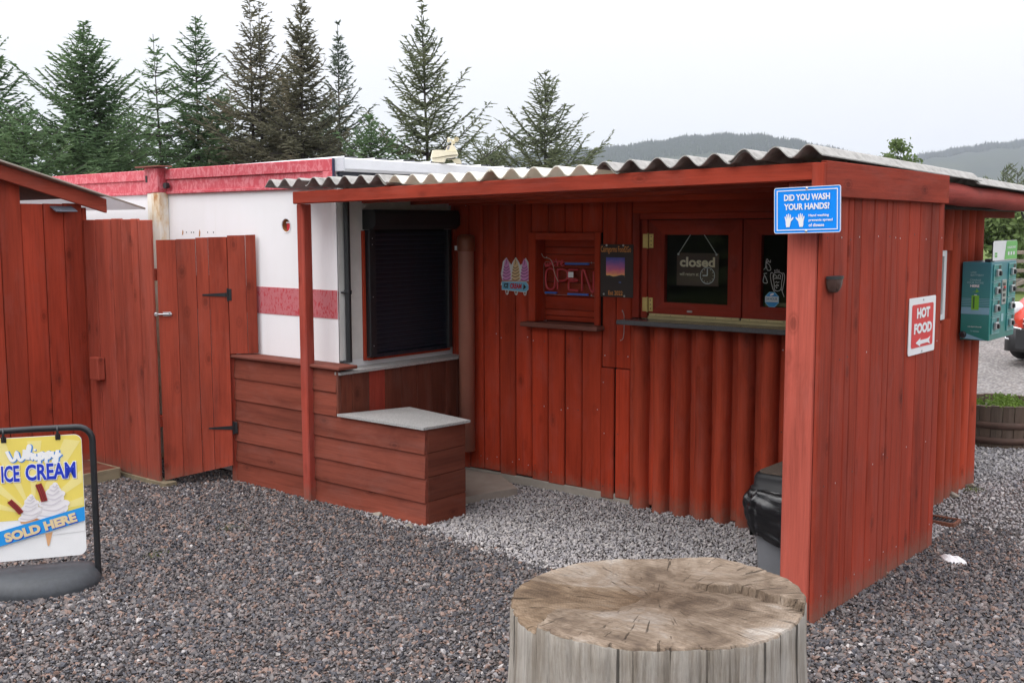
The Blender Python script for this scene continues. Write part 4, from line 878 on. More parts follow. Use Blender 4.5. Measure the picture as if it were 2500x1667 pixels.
# --- red hot food sign on the wing wall
XWf = -1.9195
o_, r_, t_ = px(2216.7, 870.5, XWf), px(2280.3, 855.3, XWf), px(2220.4, 729.9, XWf); r_ = r_*np.array([1, 1, 0])+np.array([0, 0, o_[2]])
fr = Fr(o_, r_-o_, t_-o_); Wd, Hd = np.linalg.norm(r_-o_), np.linalg.norm(t_-o_)
SRED = flat('red sign print', 214, 40, 46, .4); root = thing('hot_food_sign', o_, 'red and white hot food sign with arrow on the wing wall', 'sign')
mb = MB(); fr.plate(mb, fr.rrect(0, 0, Wd, Hd, .012), .004, PRINTW); mb = mb.build('panel', root); p = MB(); k = Wd*.09; fr.poly(p, fr.rrect(k, k, Wd-k, Hd-k, .014), SRED, .0012); p.build('red_field', mb)
p = MB(); fr.text(p, 'HOT', Wd*.26, Hd*.63, Wd*.76, Hd*.82, PRINTW, bold=.06, h=.003); fr.text(p, 'FOOD', Wd*.17, Hd*.36, Wd*.85, Hd*.55, PRINTW, bold=.06, h=.003); p.build('lettering', mb)
p = MB(); fr.poly(p, [(Wd*.24, Hd*.205), (Wd*.42, Hd*.13), (Wd*.42, Hd*.17), (Wd*.70, Hd*.175), (Wd*.80, Hd*.14), (Wd*.76, Hd*.21), (Wd*.81, Hd*.28), (Wd*.70, Hd*.245), (Wd*.42, Hd*.24), (Wd*.42, Hd*.28)], PRINTW, .003); p.build('arrow', mb)
for b in (Hd*.955, Hd*.045): p = MB(); screw(fr, p, Wd*.5, b, .006, .002); p.build('screw', root)
# --- ice cream cut-out on the front wall
YP = YW-.006
fr = Fr((-4.752, YP, 1.295), (1, 0, 0), (0, 0, 1)); Wd, Hd = .250, .252
PNK = flat('pink swirl', 222, 150, 205); CRM = flat('cream swirl', 226, 196, 150); PKD = flat('dark pink swirl shade', 140, 78, 128); CRD = flat('brown swirl shade', 128, 92, 62); CONE = flat('wafer cone', 205, 120, 85); CONED = flat('wafer shade', 150, 80, 52); LBL = flat('pale blue arrow board', 120, 185, 215); KEY = flat('white outline', 226, 226, 226)
root = thing('ice_cream_sign', fr.p(.12, 0), 'cut-out sign of three soft ice creams on a pale blue arrow', 'sign'); mb = MB()
cols = [(.048, PNK, PKD), (.128, CRM, CRD), (.205, PNK, PKD)]
body = [(-.006, .062), (.22, .062), (.252, .09), (.25, .135), (.246, .175), (.238, .215), (.212, .25), (.188, .215), (.166, .2), (.150, .225), (.126, .253), (.100, .222), (.088, .2), (.066, .222), (.044, .25), (.014, .222), (.005, .18), (-.004, .14), (.006, .10)]
fr.plate(mb, body, .003, KEY); mb = mb.build('board', root)
for cx, ca, cb in cols:
    p = MB()
    for z, w_ in ((.108, .040), (.132, .040), (.153, .036), (.173, .031), (.190, .026)):
        fr.poly(p, fr.ell(cx, z, w_, .0155, 14, .18), ca, .001+.0004*(z*10)); fr.stroke(p, spline([(cx-w_*.85, z-.001), (cx-w_*.1, z-.011), (cx+w_*.8, z+.003)], 4), .005, cb, .0035+.0003*(z*10))
    fr.poly(p, [(cx-.022, .197), (cx+.024, .2), (cx+.018, .222), (cx-.002, .246), (cx-.016, .222)], ca, .0036); fr.stroke(p, [(cx-.006, .202), (cx+.003, .218), (cx-.001, .236)], .005, cb, .0042)
    fr.poly(p, [(cx-.040, .074), (cx+.040, .074), (cx+.042, .096), (cx-.042, .096)], CONE, .0044); fr.stroke(p, spline([(cx-.04, .094), (cx, .085), (cx+.04, .094)], 4), .006, CONED, .005); p.build('swirl', mb)
    p = MB(); fr.plate(p, [(cx-.016, .03), (cx-.010, .004), (cx, -.002), (cx+.010, .004), (cx+.016, .03)], .003, KEY); fr.poly(p, [(cx-.009, .03), (cx-.005, .008), (cx+.005, .008), (cx+.009, .03)], CONED, .001); p.build('cone_tip', mb)
p = MB(); arrow = [(.008, .032), (.215, .022), (.252, .052), (.222, .092), (.010, .088)]; f2 = Fr(fr.p(0, 0, .006), fr.u, fr.v); f2.plate(p, arrow, .003, LBL, KEY); f2.stroke(p, arrow, .003, KEY, .001, True)
p = p.build('arrow_board', mb); q_ = MB(); f2.text(q_, 'ICE', .026, .044, .068, .078, PRINTB, bold=.05, shear=.15); f2.text(q_, 'CREAM', .082, .042, .184, .078, flat('red lettering', 205, 35, 60), bold=.05, shear=.15); q_.build('lettering', p); q_ = MB(); f2.poly(q_, [(.196, .036), (.222, .056), (.200, .076)], PRINTB); q_.build('arrow_head', p)
# --- unlit neon sign in the hatch
YN = YW+.055; fr = Fr((-4.445, YN, 1.305), (1, 0, 0), (0, 0, 1)); root = thing('neon_open_sign', fr.p(.22, 0), 'unlit red and blue neon open sign in the closed hatch', 'sign')
ACR = NT('clear acrylic backing'); ACR.t.nodes.remove(ACR.p); a1 = ACR.n('ShaderNodeBsdfTransparent'); a1.inputs[0].default_value = (.92, .9, .9, 1); a2 = ACR.n('ShaderNodeBsdfGlossy'); a2.inputs['Roughness'].default_value = .12; am = ACR.n('ShaderNodeMixShader'); am.inputs[0].default_value = .03; ACR.l(a1.outputs[0], am.inputs[1]); ACR.l(a2.outputs[0], am.inputs[2]); ACR.l(am.outputs[0], ACR.o.inputs[0]); ACR = ACR.m
# panel 0.43 x 0.26 at the recess plane
mb = MB(); fr.plate(mb, fr.rrect(.012, .0, .445, .215, .02), .003, ACR); mb.build('backing', root); NRED = flat('red neon tube', 196, 58, 66, .3); NBLU = flat('blue neon tube', 60, 110, 200, .3); EDGE = flat('acrylic edge', 150, 120, 112, .3)
mb = MB(); mb.tube([fr.p(a, b, .001) for a, b in fr.rrect(.012, 0, .445, .215, .02)], .0018, EDGE, 5, closed=True); mb.build('edge', root)
def neon(name, pts, mat, r=.0062, n=4, cl=False): MB().tube([fr.p(a, b, .012) for a, b in spline(pts, n, cl)], r, mat, 8, closed=cl).build(name, root)
s_ = lambda L_: [(.012+a*.433, b*.215) for a, b in L_]
neon('letter_tube', s_([(.06, .35), (.06, .62), (.09, .76), (.15, .80), (.21, .76), (.235, .62), (.235, .35), (.21, .20), (.15, .16), (.09, .20)]), NRED, cl=True)
neon('letter_tube', s_([(.285, .17), (.285, .45), (.285, .74), (.30, .78), (.40, .78), (.46, .72), (.475, .62), (.46, .50), (.40, .44), (.30, .43)]), NRED)
neon('letter_tube', s_([(.68, .78), (.58, .78), (.50, .77), (.495, .70), (.495, .52), (.52, .49), (.62, .50), (.66, .47), (.62, .43), (.52, .43), (.495, .38), (.495, .22), (.51, .17), (.60, .16), (.68, .155)]), NRED)
neon('letter_tube', s_([(.745, .15), (.745, .45), (.745, .74), (.765, .78), (.79, .74), (.85, .45), (.91, .18), (.935, .13), (.955, .18), (.955, .45), (.955, .74)]), NRED)
neon('script_tube', s_([(.04, .98), (.055, .88), (.075, .86), (.095, .95), (.11, .87), (.13, .88), (.15, 1.0), (.165, .93), (.20, .98), (.21, 1.03), (.185, 1.02), (.185, .92), (.215, .89), (.245, .93)]), NRED, .0055)
neon('script_tube', s_([(.255, 1.10), (.262, 1.03)]), NRED, .0055); neon('script_tube', s_([(.28, 1.02), (.285, .88), (.29, .97), (.315, 1.03), (.335, 1.0)]), NRED, .0055)
neon('script_tube', s_([(.345, .94), (.385, 1.0), (.39, 1.04), (.36, 1.03), (.355, .93), (.385, .89), (.42, .93)]), NRED, .0055)
for L_ in ([(.43, .955), (.87, .965)], [(.05, .055), (.27, .06)], [(.48, .04), (.86, .04)]): neon('bar_tube', s_(L_), NBLU, .007, 1)
MB().obox(fr.p(.012+.433*.50, .215*.545, .02), fr.u*.042, fr.v*.036, fr.n*.002, PRINTW, .001).build('paper_label', root)
MB().tube(spline([fr.p(.008, .27, .02), fr.p(.03, .245, .024), fr.p(.08, .235, .024), fr.p(.105, .20, .024), fr.p(.125, .13, .024), fr.p(.15, .085, .02)], 6), .0022, flat('white flex', 190, 175, 160), 6).build('flex', root)
for a, b in ((.03, -.004), (.40, -.006), (.035, .235), (.40, .205)): p = MB(); screw(fr, p, a, b+.01, .005); p.build('standoff', root)
# --- black poster
fr = Fr((-3.934, YW-.0155, 1.312), (1, 0, 0), (0, 0, 1)); Wd, Hd = .253, .328; root = thing('food_poster', fr.p(.12, 0), 'black poster with sunset photo and gold lettering beside the serving window', 'poster')
mb = MB(); fr.plate(mb, [(0, 0), (Wd, 0), (Wd, Hd), (0, Hd)], .003, plain('black poster board', (.022, .012, .010), .5)); mb = mb.build('board', root)
GOLD = flat('gold lettering', 214, 140, 66); p = MB(); fr.text(p, 'Cairngorms Food2Go', .012, .268, .238, .318, GOLD, bold=.012); fr.text(p, 'Est 2022', .07, .012, .178, .040, GOLD, bold=.015); p.build('lettering', mb)
q = NT('sunset print'); tcn = q.n('ShaderNodeTexCoord'); sp = q.n('ShaderNodeSeparateXYZ'); q.l(tcn.outputs['Object'], sp.inputs[0]); nz = q.noise(q.coords(scale=(18, 18, 40)), 1., 5); h_ = q.math('ADD', q.math('DIVIDE', sp.outputs[2], .122), q.math('MULTIPLY_ADD', nz, .45, -.22))
c = q.ramp(h_, [(.0, S(255, 205, 120)), (.14, S(250, 165, 120)), (.35, S(225, 110, 140)), (.62, S(165, 95, 165)), (.85, S(95, 85, 170)), (1., S(70, 75, 160))]); SUNSET = q.set(c, .35)
p = MB(); fr.rect(p, .052, .125, .192, .247, SUNSET, .0012); p.build('sunset_photo', mb)
p = MB(); fr.poly(p, [(.052, .124), (.192, .124), (.192, .136), (.17, .140), (.15, .136), (.125, .130), (.105, .128), (.08, .135), (.06, .133), (.052, .136)], PRINTB, .002); fr.rect(p, .148, .088, .166, .098, flat('small blue print', 70, 90, 140), .0012); p.build('photo_foreground', mb)
for a, b in ((.055, .318), (.18, .318), (.035, .012), (.19, .004)): p = MB(); screw(fr, p, a, b+.004, .007, .001); p.build('screw', root)
# --- closed sign hanging inside the window
YK = YW+.075; fr = Fr((-3.425, YK, 1.395), (1, 0, 0), (0, 0, 1)); Wd, Hd = .285, .196; root = thing('closed_sign', fr.p(.14, 0), 'brown closed sign hanging on string inside the left sash', 'sign')
mb = MB(); fr.plate(mb, [(0, 0), (Wd, 0), (Wd, Hd), (0, Hd)], .004, plain('brown sign board', (.10, .055, .042), .55)); mb = mb.build('board', root); BEI = flat('beige lettering', 255, 236, 206)
p = MB(); fr.text(p, 'closed', .022, .112, .262, .172, BEI, bold=.035); fr.text(p, 'will return at', .022, .060, .152, .080, BEI, bold=.0); p.build('lettering', mb)
p = MB(); fr.stroke(p, fr.ell(.212, .063, .048, .048, 32), .004, PRINTW, closed=True); fr.stroke(p, [(.212, .063), (.212, .106)], .007, PRINTW, .003); fr.stroke(p, [(.212, .063), (.180, .063)], .007, PRINTW, .003); p.build('clock_face', mb)
for t in range(12):
    if t in (0, 9): continue
    an = math.radians(90-30*t); p = MB(); c_, s2 = math.cos(an), math.sin(an); fr.stroke(p, [(.212+.036*c_, .063+.036*s2), (.212+.041*c_, .063+.041*s2)], .004, BEI); p.build('clock_tick', mb)
MB().tube([fr.p(.012, Hd-.006, .003), fr.p(.10, Hd+.115, .006)], .0022, PRINTW, 6).build('string', root); MB().tube([fr.p(.272, Hd-.006, .003), fr.p(.185, Hd+.115, .006)], .0022, PRINTW, 6).build('string', root)
for a in (.012, .272): MB().lathe(fr.p(a, Hd-.008, .004), [(.006, -.004), (.007, 0), (.004, .005)], PRINTW, 10, axis=fr.n).build('knot', root)
# --- pen doodle and round-the-clock sticker on the right pane
YG = YW+.012+.0165; fr = Fr((-2.835, YG, 1.292), (1, 0, 0), (0, 0, 1)); CHALK = flat('white pen', 205, 205, 205)
def gp(x, y): q_ = py(1780+x/6.033, 540+y/6.033, YG); return (q_[0]+2.835, q_[2]-1.292)
mb = MB()
def dood(P, w_=.0035, n=4, cl=False): fr.stroke(mb, spline([gp(*a) for a in P], n, cl), w_, CHALK, .0006+.00002*len(mb.v), cl)
dood([(655, 780), (650, 840), (665, 920), (668, 1000), (710, 1030), (765, 1000), (775, 900), (790, 800), (760, 760), (700, 755)], cl=True); dood([(648, 765), (620, 760), (612, 820), (630, 930), (660, 1025), (680, 1030)]); dood([(792, 760), (815, 780), (820, 850), (800, 960), (785, 1025), (765, 985)]); dood([(785, 1030), (815, 1115)])
dood([(665, 830), (660, 805), (680, 790), (700, 805), (700, 835)]); dood([(725, 835), (728, 805), (745, 790), (765, 805), (762, 835)]); dood([(665, 850), (690, 842), (740, 842), (770, 850)]); dood([(690, 905), (705, 890), (720, 905), (745, 895)]); dood([(680, 945), (700, 955), (712, 930), (730, 955), (735, 935)]); dood([(700, 965), (705, 985), (718, 970)])
dood([(685, 748), (675, 715), (695, 735), (700, 710), (712, 735), (722, 708), (730, 738), (745, 712), (745, 750)], n=1); dood([(515, 715), (548, 680), (555, 600), (570, 555), (585, 590), (560, 610), (600, 640), (625, 715), (575, 720), (560, 660)]); dood([(598, 580), (600, 600), (620, 605), (622, 572)]); dood([(535, 785), (512, 890), (560, 912), (575, 890), (540, 800)]); dood([(520, 775), (570, 765)])
one(mb, 'window_drawing', 'white pen doodle of a crowned dog face on the window pane', 'drawing')
fr = Fr((*gp(632, 1155)[:1], 0, 0), (1, 0, 0), (0, 0, 1)); cx, cz = gp(632, 1155); fr = Fr((cx-2.835, YG-.001, cz+1.292), (1, 0, 0), (0, 0, 1)); R8 = lambda r: [(r*math.cos(math.radians(22.5+45*i)), r*math.sin(math.radians(22.5+45*i))) for i in range(8)]
root = thing('hours_sticker', fr.p(0, -.045), 'blue and white octagonal sticker on the lower right pane', 'sticker'); SB = flat('sticker blue', 40, 140, 205); mb = MB(); fr.plate(mb, R8(.046), .0006, flat('sticker rim', 120, 190, 225)); mb = mb.build('base', root); p = MB(); fr.poly(p, R8(.042), SB, .0008); p.build('blue_face', mb)
p = MB(); fr.rect(p, -.0405, -.014, .0405, .018, flat('sticker white', 205, 215, 222), .0015); p.build('white_band', mb); p = MB(); fr.text(p, '24 HOUR', -.034, -.004, .034, .012, flat('sticker lettering', 95, 125, 150), .0022, bold=.02); p.build('lettering', mb); p = MB(); fr.poly(p, fr.ell(0, .029, .014, .006, 12, .4), PRINTW, .0016); p.build('symbol', mb)
# --- hook, wall lamp, solar lamp, shelf corner
mb = MB(); mb.tube(spline([(-3.755, YW-.02, 1.225), (-3.735, YW-.05, 1.235), (-3.725, YW-.045, 1.20), (-3.728, YW-.04, 1.12), (-3.735, YW-.04, 1.06), (-3.755, YW-.042, 1.045)], 5), .0022, STEEL, 8); one(mb, 'cabin_hook', 'thin steel cabin hook hanging by the left end of the shelf', 'hook')
P = px(1910*1.063, 640*1.063, -1.92); root = thing('wall_lamp', P, 'small black half-round wall lamp on the wing wall', 'lamp'); mb = MB(); n = 14; ry, rx = .058, .05
v = [P+np.array([rx*math.sin(math.pi*k/n), -ry*math.cos(math.pi*k/n), 0]) for k in range(n+1)]; top = [a+np.array([0, 0, .012]) for a in v]
mb.add(v+top, [(k, k+1, n+2+k, n+1+k) for k in range(n)]+[tuple(range(n+1))[::-1], tuple(range(n+1, 2*n+2))], BLACKPL); mb.build('cap', root)
mb = MB(); rows = 5; V = []
for j in range(rows+1):
    s3 = math.cos(j/rows*1.25); 
    for k in range(n+1): V.append(P+np.array([rx*.93*s3*math.sin(math.pi*k/n), -ry*.93*s3*math.cos(math.pi*k/n), -.062*math.sin(j/rows*math.pi/2)-.0005]))
DIFF = NT('smoked lamp lens'); DIFF.p.inputs['Transmission Weight'].default_value = .5; DIFF = DIFF.set((.16, .09, .075), .18, 0, .6)
mb.add(V, [(j*(n+1)+k+1, j*(n+1)+k, (j+1)*(n+1)+k, (j+1)*(n+1)+k+1) for j in range(rows) for k in range(n)], DIFF, True); mb.build('lens', root)
P = px(149, 502, XSH); mb = MB().obox(P+np.array([.0, -.085, -.012]), (.085, 0, -.035), (0, .16, 0), (.004, 0, .009), plain('grey solar panel', (.17, .19, .23), .25, var=.1), .002); root = thing('solar_lamp', P, 'small grey solar panel lamp on top of the shed boards', 'lamp'); mb.build('panel', root); B('housing', root, XSH+.002, XSH+.03, P[1]-.03, P[1]+.03, P[2]-.05, P[2]-.013, BLACKPL)
mb = MB().add([(-2.02, 5.02, .86), (-2.115, 5.05, .885), (-1.975, 5.20, .885), (-1.975, 5.02, .885), (-2.02, 5.06, .84), (-1.975, 5.04, .84)], [(0, 3, 1), (1, 3, 2), (0, 1, 4), (1, 2, 4), (2, 5, 4), (0, 4, 5), (0, 5, 3), (2, 3, 5)], PRINTW); one(mb, 'corner_shelf', 'small white corner shelf on the inside of the wing wall', 'shelf')
# ================================================================== CHARGING LOCKER
lk = thing('charging_locker', (-2.1, 7.42, 1.02), 'teal phone charging locker with eight small doors on the log wall', 'locker')
q = NT('teal locker print'); v = q.coords(); sp = q.n('ShaderNodeSeparateXYZ'); tcn = q.n('ShaderNodeTexCoord'); q.l(tcn.outputs['Object'], sp.inputs[0]); c = q.ramp(q.math('DIVIDE', sp.outputs[2], .5), [(0, S(32, 120, 112)), (.45, S(62, 140, 138)), (1, S(66, 128, 142))]); TEAL = q.set(c, .35)
XL0, XL1, YL0, YL1, ZL0, ZL1 = -2.192, -2.014, 7.15, 7.70, 1.022, 1.519
MB().box(XL0, XL1, YL0, YL1, ZL0, ZL1, TEAL, .004).build('body', lk); lk_b = lk.children[0]; lkw = {lk_b: 1}
fr = Fr((XL0, YL0-.0005, ZL0), (1, 0, 0), (0, 0, 1)); Wd, Hd = XL1-XL0, ZL1-ZL0; PAL = flat('pale grey print', 150, 190, 196); PALB = flat('pale blue print', 130, 178, 200); LIM = flat('lime print', 120, 190, 60); DKT = flat('dark green print', 60, 110, 60)
p = MB(); fr.rect(p, .003, Hd*.335, Wd-.003, Hd*.425, PALB)
for i in range(5): fr.rect(p, .003, Hd*(.445+.021*i), Wd-.003, Hd*(.452+.021*i), PALB)
fr.poly(p, [(.003, .01), (Wd*.9, .003), (Wd*.5, .025), (.003, Hd*.11)], PALB); p.build('stripe_print', lk_b)
p = MB(); fr.text(p, 'LOW', Wd*.30, Hd*.855, Wd*.50, Hd*.880, PAL, bold=.02); fr.text(p, 'BATTERY?', Wd*.30, Hd*.82, Wd*.74, Hd*.846, PAL, bold=.02); fr.text(p, 'CHARGE', Wd*.28, Hd*.758, Wd*.66, Hd*.784, PAL, bold=.02); fr.text(p, 'YOUR PHONE', Wd*.18, Hd*.724, Wd*.75, Hd*.750, PAL, bold=.02); fr.text(p, 'HERE', Wd*.30, Hd*.680, Wd*.61, Hd*.712, PRINTW, bold=.05)
fr.text(p, 'www.charge-it-4-u.co.uk', Wd*.26, Hd*.165, Wd*.74, Hd*.183, PRINTW, bold=.02); fr.text(p, 'Tel', Wd*.36, Hd*.110, Wd*.43, Hd*.126, PAL); fr.rect(p, Wd*.45, Hd*.112, Wd*.66, Hd*.120, PAL); p.build('lettering', lk_b)
p = MB(); fr.rect(p, Wd*.36, Hd*.39, Wd*.62, Hd*.575, LIM, .002); fr.rect(p, Wd*.45, Hd*.577, Wd*.54, Hd*.586, PRINTW, .002); fr.rect(p, Wd*.41, Hd*.41, Wd*.47, Hd*.56, DKT, .0025); p.build('battery_symbol', lk_b); p = MB(); fr.poly(p, [(Wd*.36, Hd*.615), (Wd*.52, Hd*.63), (Wd*.47, Hd*.607), (Wd*.62, Hd*.625), (Wd*.50, Hd*.665), (Wd*.52, Hd*.64)][::-1], LIM); p.build('bolt_symbol', lk_b)
fx = Fr((XL1+.0005, YL0, ZL0), (0, 1, 0), (0, 0, 1)); Wf = YL1-YL0
q = NT('locker door teal'); DOOR = q.set(S(58, 138, 138), .3)
for c_ in (0, 1):
    for r2 in range(4):
        a0 = .03+c_*.33; b0 = .04+r2*.112; d = MB(); d.obox(fx.p(a0, b0, 0), fx.u*.165, fx.v*.106, fx.n*.006, DOOR, .002); d = d.build('door', lk); p = MB(); fx.stroke(p, [(a0+.003, b0+.003), (a0+.162, b0+.003), (a0+.162, b0+.103), (a0+.003, b0+.103)], .004, PAL, .0075, True); p.build('outline', d)
        p = MB(); p.obox(fx.p(a0+.03, b0+.03, .006), fx.u*.06, fx.v*.045, fx.n*.02, STEEL, .004).obox(fx.p(a0+.045, b0+.035, .026), fx.u*.03, fx.v*.03, fx.n*.012, BLACKPL, .004); p.build('lock', d); p = MB(); fx.poly(p, fx.rrect(a0+.10, b0+.075, a0+.145, b0+.098, .006), BLACKPL, .008); p.build('number_plate', d)
p = MB(); p.obox(fx.p(.225, .22, 0), fx.u*.09, fx.v*.16, fx.n*.008, STEEL, .003); 
for i in range(4): p.obox(fx.p(.235, .235+i*.035, .008), fx.u*.05, fx.v*.02, fx.n*.003, BLACKPL, .002)
p.obox(fx.p(.255, .325, .0085), fx.u*.03, fx.v*.012, fx.n*.004, SRED, .001); p.build('control_panel', lk); p = MB(); fx.rect(p, .24, .11, .29, .16, PAL); p.build('small_notice', lk)
ft = Fr((XL1-.004, 7.175, 1.527), (0, 1, 0), (0, 0, 1)); GRN = flat('green topper print', 110, 190, 95); tp = MB(); ft.plate(tp, [(0, 0), (.54, 0), (.54, .11), (.525, .125), (.015, .125), (0, .11)], .006, PRINTW, BLACKPL); tp = tp.build('top_sign', lk); p = MB(); ft.poly(p, [(.25, .003), (.537, .003), (.537, .109), (.524, .122), (.29, .122)], GRN); p.build('green_field', tp); p = MB(); ft.text(p, 'CHARGING POINT', .30, .072, .50, .088, PRINTW, .003, bold=.03)
for i in range(3): ft.rect(p, .32+.06*i, .03, .355+.06*i, .052, PRINTW, .003)
p.build('lettering', tp); p = MB(); ft.rect(p, .04, .02, .09, .034, GRN); ft.rect(p, .04, .038, .09, .05, GRN); p.build('green_marks', tp)
B('bracket', lk, XL1-.05, XL1-.012, 7.17, 7.25, ZL1, ZL1+.02, BLACKPL); MB().lathe((XL0+.02, YL0, ZL0+.035), [(.022, 0), (.022, .015), (.015, .022)], BLACKPL, 14, axis=(0, -1, 0)).build('cable_gland', lk); B('wall_bracket', lk, -2.20, XL0-.0005, 7.2, 7.62, 1.1, 1.45, BLACKM)
# ================================================================== PAVEMENT SIGN
d_ = np.array([.535, .845, 0]); d_ /= np.linalg.norm(d_); nf = np.array([d_[1], -d_[0], 0]); P0 = np.array([-4.95, 2.74, 0.])-d_*.016; ps = thing('pavement_sign', P0-d_*.26, 'yellow whippy ice cream pavement sign with black frame and rubber base', 'sign')
fr = Fr(P0-d_*.486+nf*.012, d_, (0, 0, 1)); Wd, Hd, zb = .437, .607, .14
mb = MB(); arc = [P0-d_*0+np.array([0, 0, .0])]
path = [P0+np.array([0, 0, .02]), P0+np.array([0, 0, .4]), P0+np.array([0, 0, .71])]+[P0-d_*(.07-.07*math.cos(t))+np.array([0, 0, .71+.07*math.sin(t)]) for t in np.linspace(.25, math.pi/2, 6)]
path += [P0-d_*.25+np.array([0, 0, .782])]; L2 = [P0-d_*.52-(a-P0)*np.array([1, 1, 0])+np.array([0, 0, a[2]]) for a in path[::-1]]; path = path[:-1]+L2
mb.tube(path, .0155, BLACKM, 12); mb.build('frame', ps)
bs = MB(); prof = []; nseg = 26
outl = [(-.26+.275*math.cos(t), .02+.225*math.sin(t)) for t in np.linspace(0, math.pi, nseg)]
def brow(sc, z, back): return [P0+d_*(-.26+(a+.26)*sc)+nf*(b*sc if b > .03 else b)+np.array([0, 0, z]) for a, b in outl]+[P0+d_*(-.26+.275*sc*x)+nf*(-.055)*back+np.array([0, 0, z]) for x in (-1, -.5, 0, .5, 1)]
rings = [brow(.98, -.01, 1), brow(1., .02, 1), brow(.985, .036, 1), brow(.93, .062, 1), brow(.80, .088, .9), brow(.5, .098, .7)]; m = len(rings[0]); v = [a for r3 in rings for a in r3]; bs.add(v, [(j*m+k, j*m+(k+1) % m, (j+1)*m+(k+1) % m, (j+1)*m+k) for j in range(len(rings)-1) for k in range(m)]+[tuple(range((len(rings)-1)*m, len(rings)*m))], RUBBER, True); bs.build('base', ps)
for a in (.088, .330):
    h = MB(); h.tube(spline([fr.p(a, zb+Hd+.045, -.012), fr.p(a, zb+Hd+.03, .01), fr.p(a, zb+Hd-.01, .008)], 4), .006, BLACKM, 8); h.obox(fr.p(a-.012, zb+Hd-.022, .0005), fr.u*.024, fr.v*.03, fr.n*.005, BLACKPL, .002); h.build('hook', ps)
pf = Fr(fr.p(0, zb), fr.u, fr.v); YEL = flat('yellow print', 246, 224, 108); YEL2 = flat('pale yellow ray', 250, 234, 150); NAVY = flat('blue lettering', 34, 62, 200); SKYB = flat('blue band', 40, 156, 236); WHP = flat('white lettering', 250, 250, 250); SHD = flat('blue lettering shadow', 80, 150, 225); BGE = flat('beige lettering shadow', 205, 178, 120); SCR = flat('whipped white', 246, 242, 244); SCS = flat('whipped shade', 222, 216, 222); WAF = flat('wafer', 232, 178, 130); WAD = flat('wafer dark', 205, 140, 92); CHO = flat('flaked chocolate', 160, 58, 58); CHD = flat('flaked chocolate dark', 112, 34, 36)
mb = MB(); pf.plate(mb, pf.rrect(0, 0, Wd, Hd, .035, 6), .004, WHP); pan = mb.build('panel', ps)
rr = pf.rrect(0.002, .002, Wd-.002, Hd-.002, .034, 6); top_ = [a for a in rr if a[1] > .24]; p = MB(); pf.poly(p, [(.002, .20), (Wd-.002, .20)]+[a for a in rr if a[1] > Hd*.5], YEL, .001); p.build('yellow_field', pan)
cx, cz = Wd*.46, .22; p = MB()
for i in range(7):
    a0 = math.radians(8+24.5*i); a1 = a0+math.radians(10); q_ = []
    for an in (a0, a1):
        dx, dz = math.cos(an), math.sin(an); t = min(((Wd-.006-cx) if dx > 0 else (cx-.006))/max(abs(dx), 1e-6), (Hd-.02-cz)/max(dz, 1e-6)); q_.append((cx+dx*t, cz+dz*t))
    pf.poly(p, [(cx, cz), q_[0], q_[1]], YEL2, .0016)
p.build('ray_print', pan)
p = MB(); pf.poly(p, [(.002, .135), (Wd*.3, .19), (Wd*.6, .205), (Wd-.003, .225), (Wd-.003, .12), (.002, .10)][::-1], WHP, .002); p.build('white_fade', pan)
wl = [[(.0, .9), (.05, .35), (.09, .1), (.14, .25), (.17, .8), (.20, .3), (.24, .1), (.29, .35), (.31, .95)], [(.33, .15), (.35, .55), (.38, 1.15), (.40, 1.25), (.41, 1.1), (.38, .6), (.365, .1), (.38, .4), (.42, .58), (.44, .45), (.435, .2), (.46, .12)], [(.49, .6), (.485, .25), (.51, .12), (.54, .3)], [(.56, .62), (.565, .2), (.56, -.25), (.57, .25), (.60, .6), (.635, .5), (.63, .22), (.60, .12), (.57, .25)], [(.68, .64), (.685, .2), (.68, -.25), (.69, .25), (.72, .62), (.755, .52), (.75, .24), (.72, .14), (.69, .27)], [(.80, .68), (.80, .35), (.83, .22), (.87, .40), (.89, .75), (.88, .2), (.865, -.2), (.83, -.28), (.81, -.1), (.86, .1), (.95, .45)]]
for off, wd_, m_, hh in ((.004, .020, SHD, .0022), (0, .0145, WHP, .0036)):
    p = MB()
    for i, s4 in enumerate(wl): pf.stroke(p, spline([(.098+a*.255+off, .490+b*.060-off*.7) for a, b in s4], 4), wd_, m_, hh+.0001*i)
    pf.stroke(p, pf.ell(.098+.49*.255+off, .490+.88*.06-off*.7, .003, .003, 6), .006, m_, hh, True); p.build('script_lettering', pan)
p = MB(); pf.text(p, 'ICE', .073, .384, .156, .472, BGE, .0022, bold=.07); pf.text(p, 'CREAM', .178, .384, .411, .472, BGE, .0022, bold=.07); p.build('lettering_shadow', pan); p = MB(); pf.text(p, 'ICE', .067, .387, .153, .477, WHP, .0030, bold=.085); pf.text(p, 'CREAM', .173, .387, .408, .477, WHP, .0030, bold=.085); p.build('lettering_rim', pan); p = MB(); pf.text(p, 'ICE', .070, .391, .150, .473, NAVY, .0042, bold=.030); pf.text(p, 'CREAM', .177, .391, .404, .473, NAVY, .0042, bold=.030); p.build('lettering', pan)
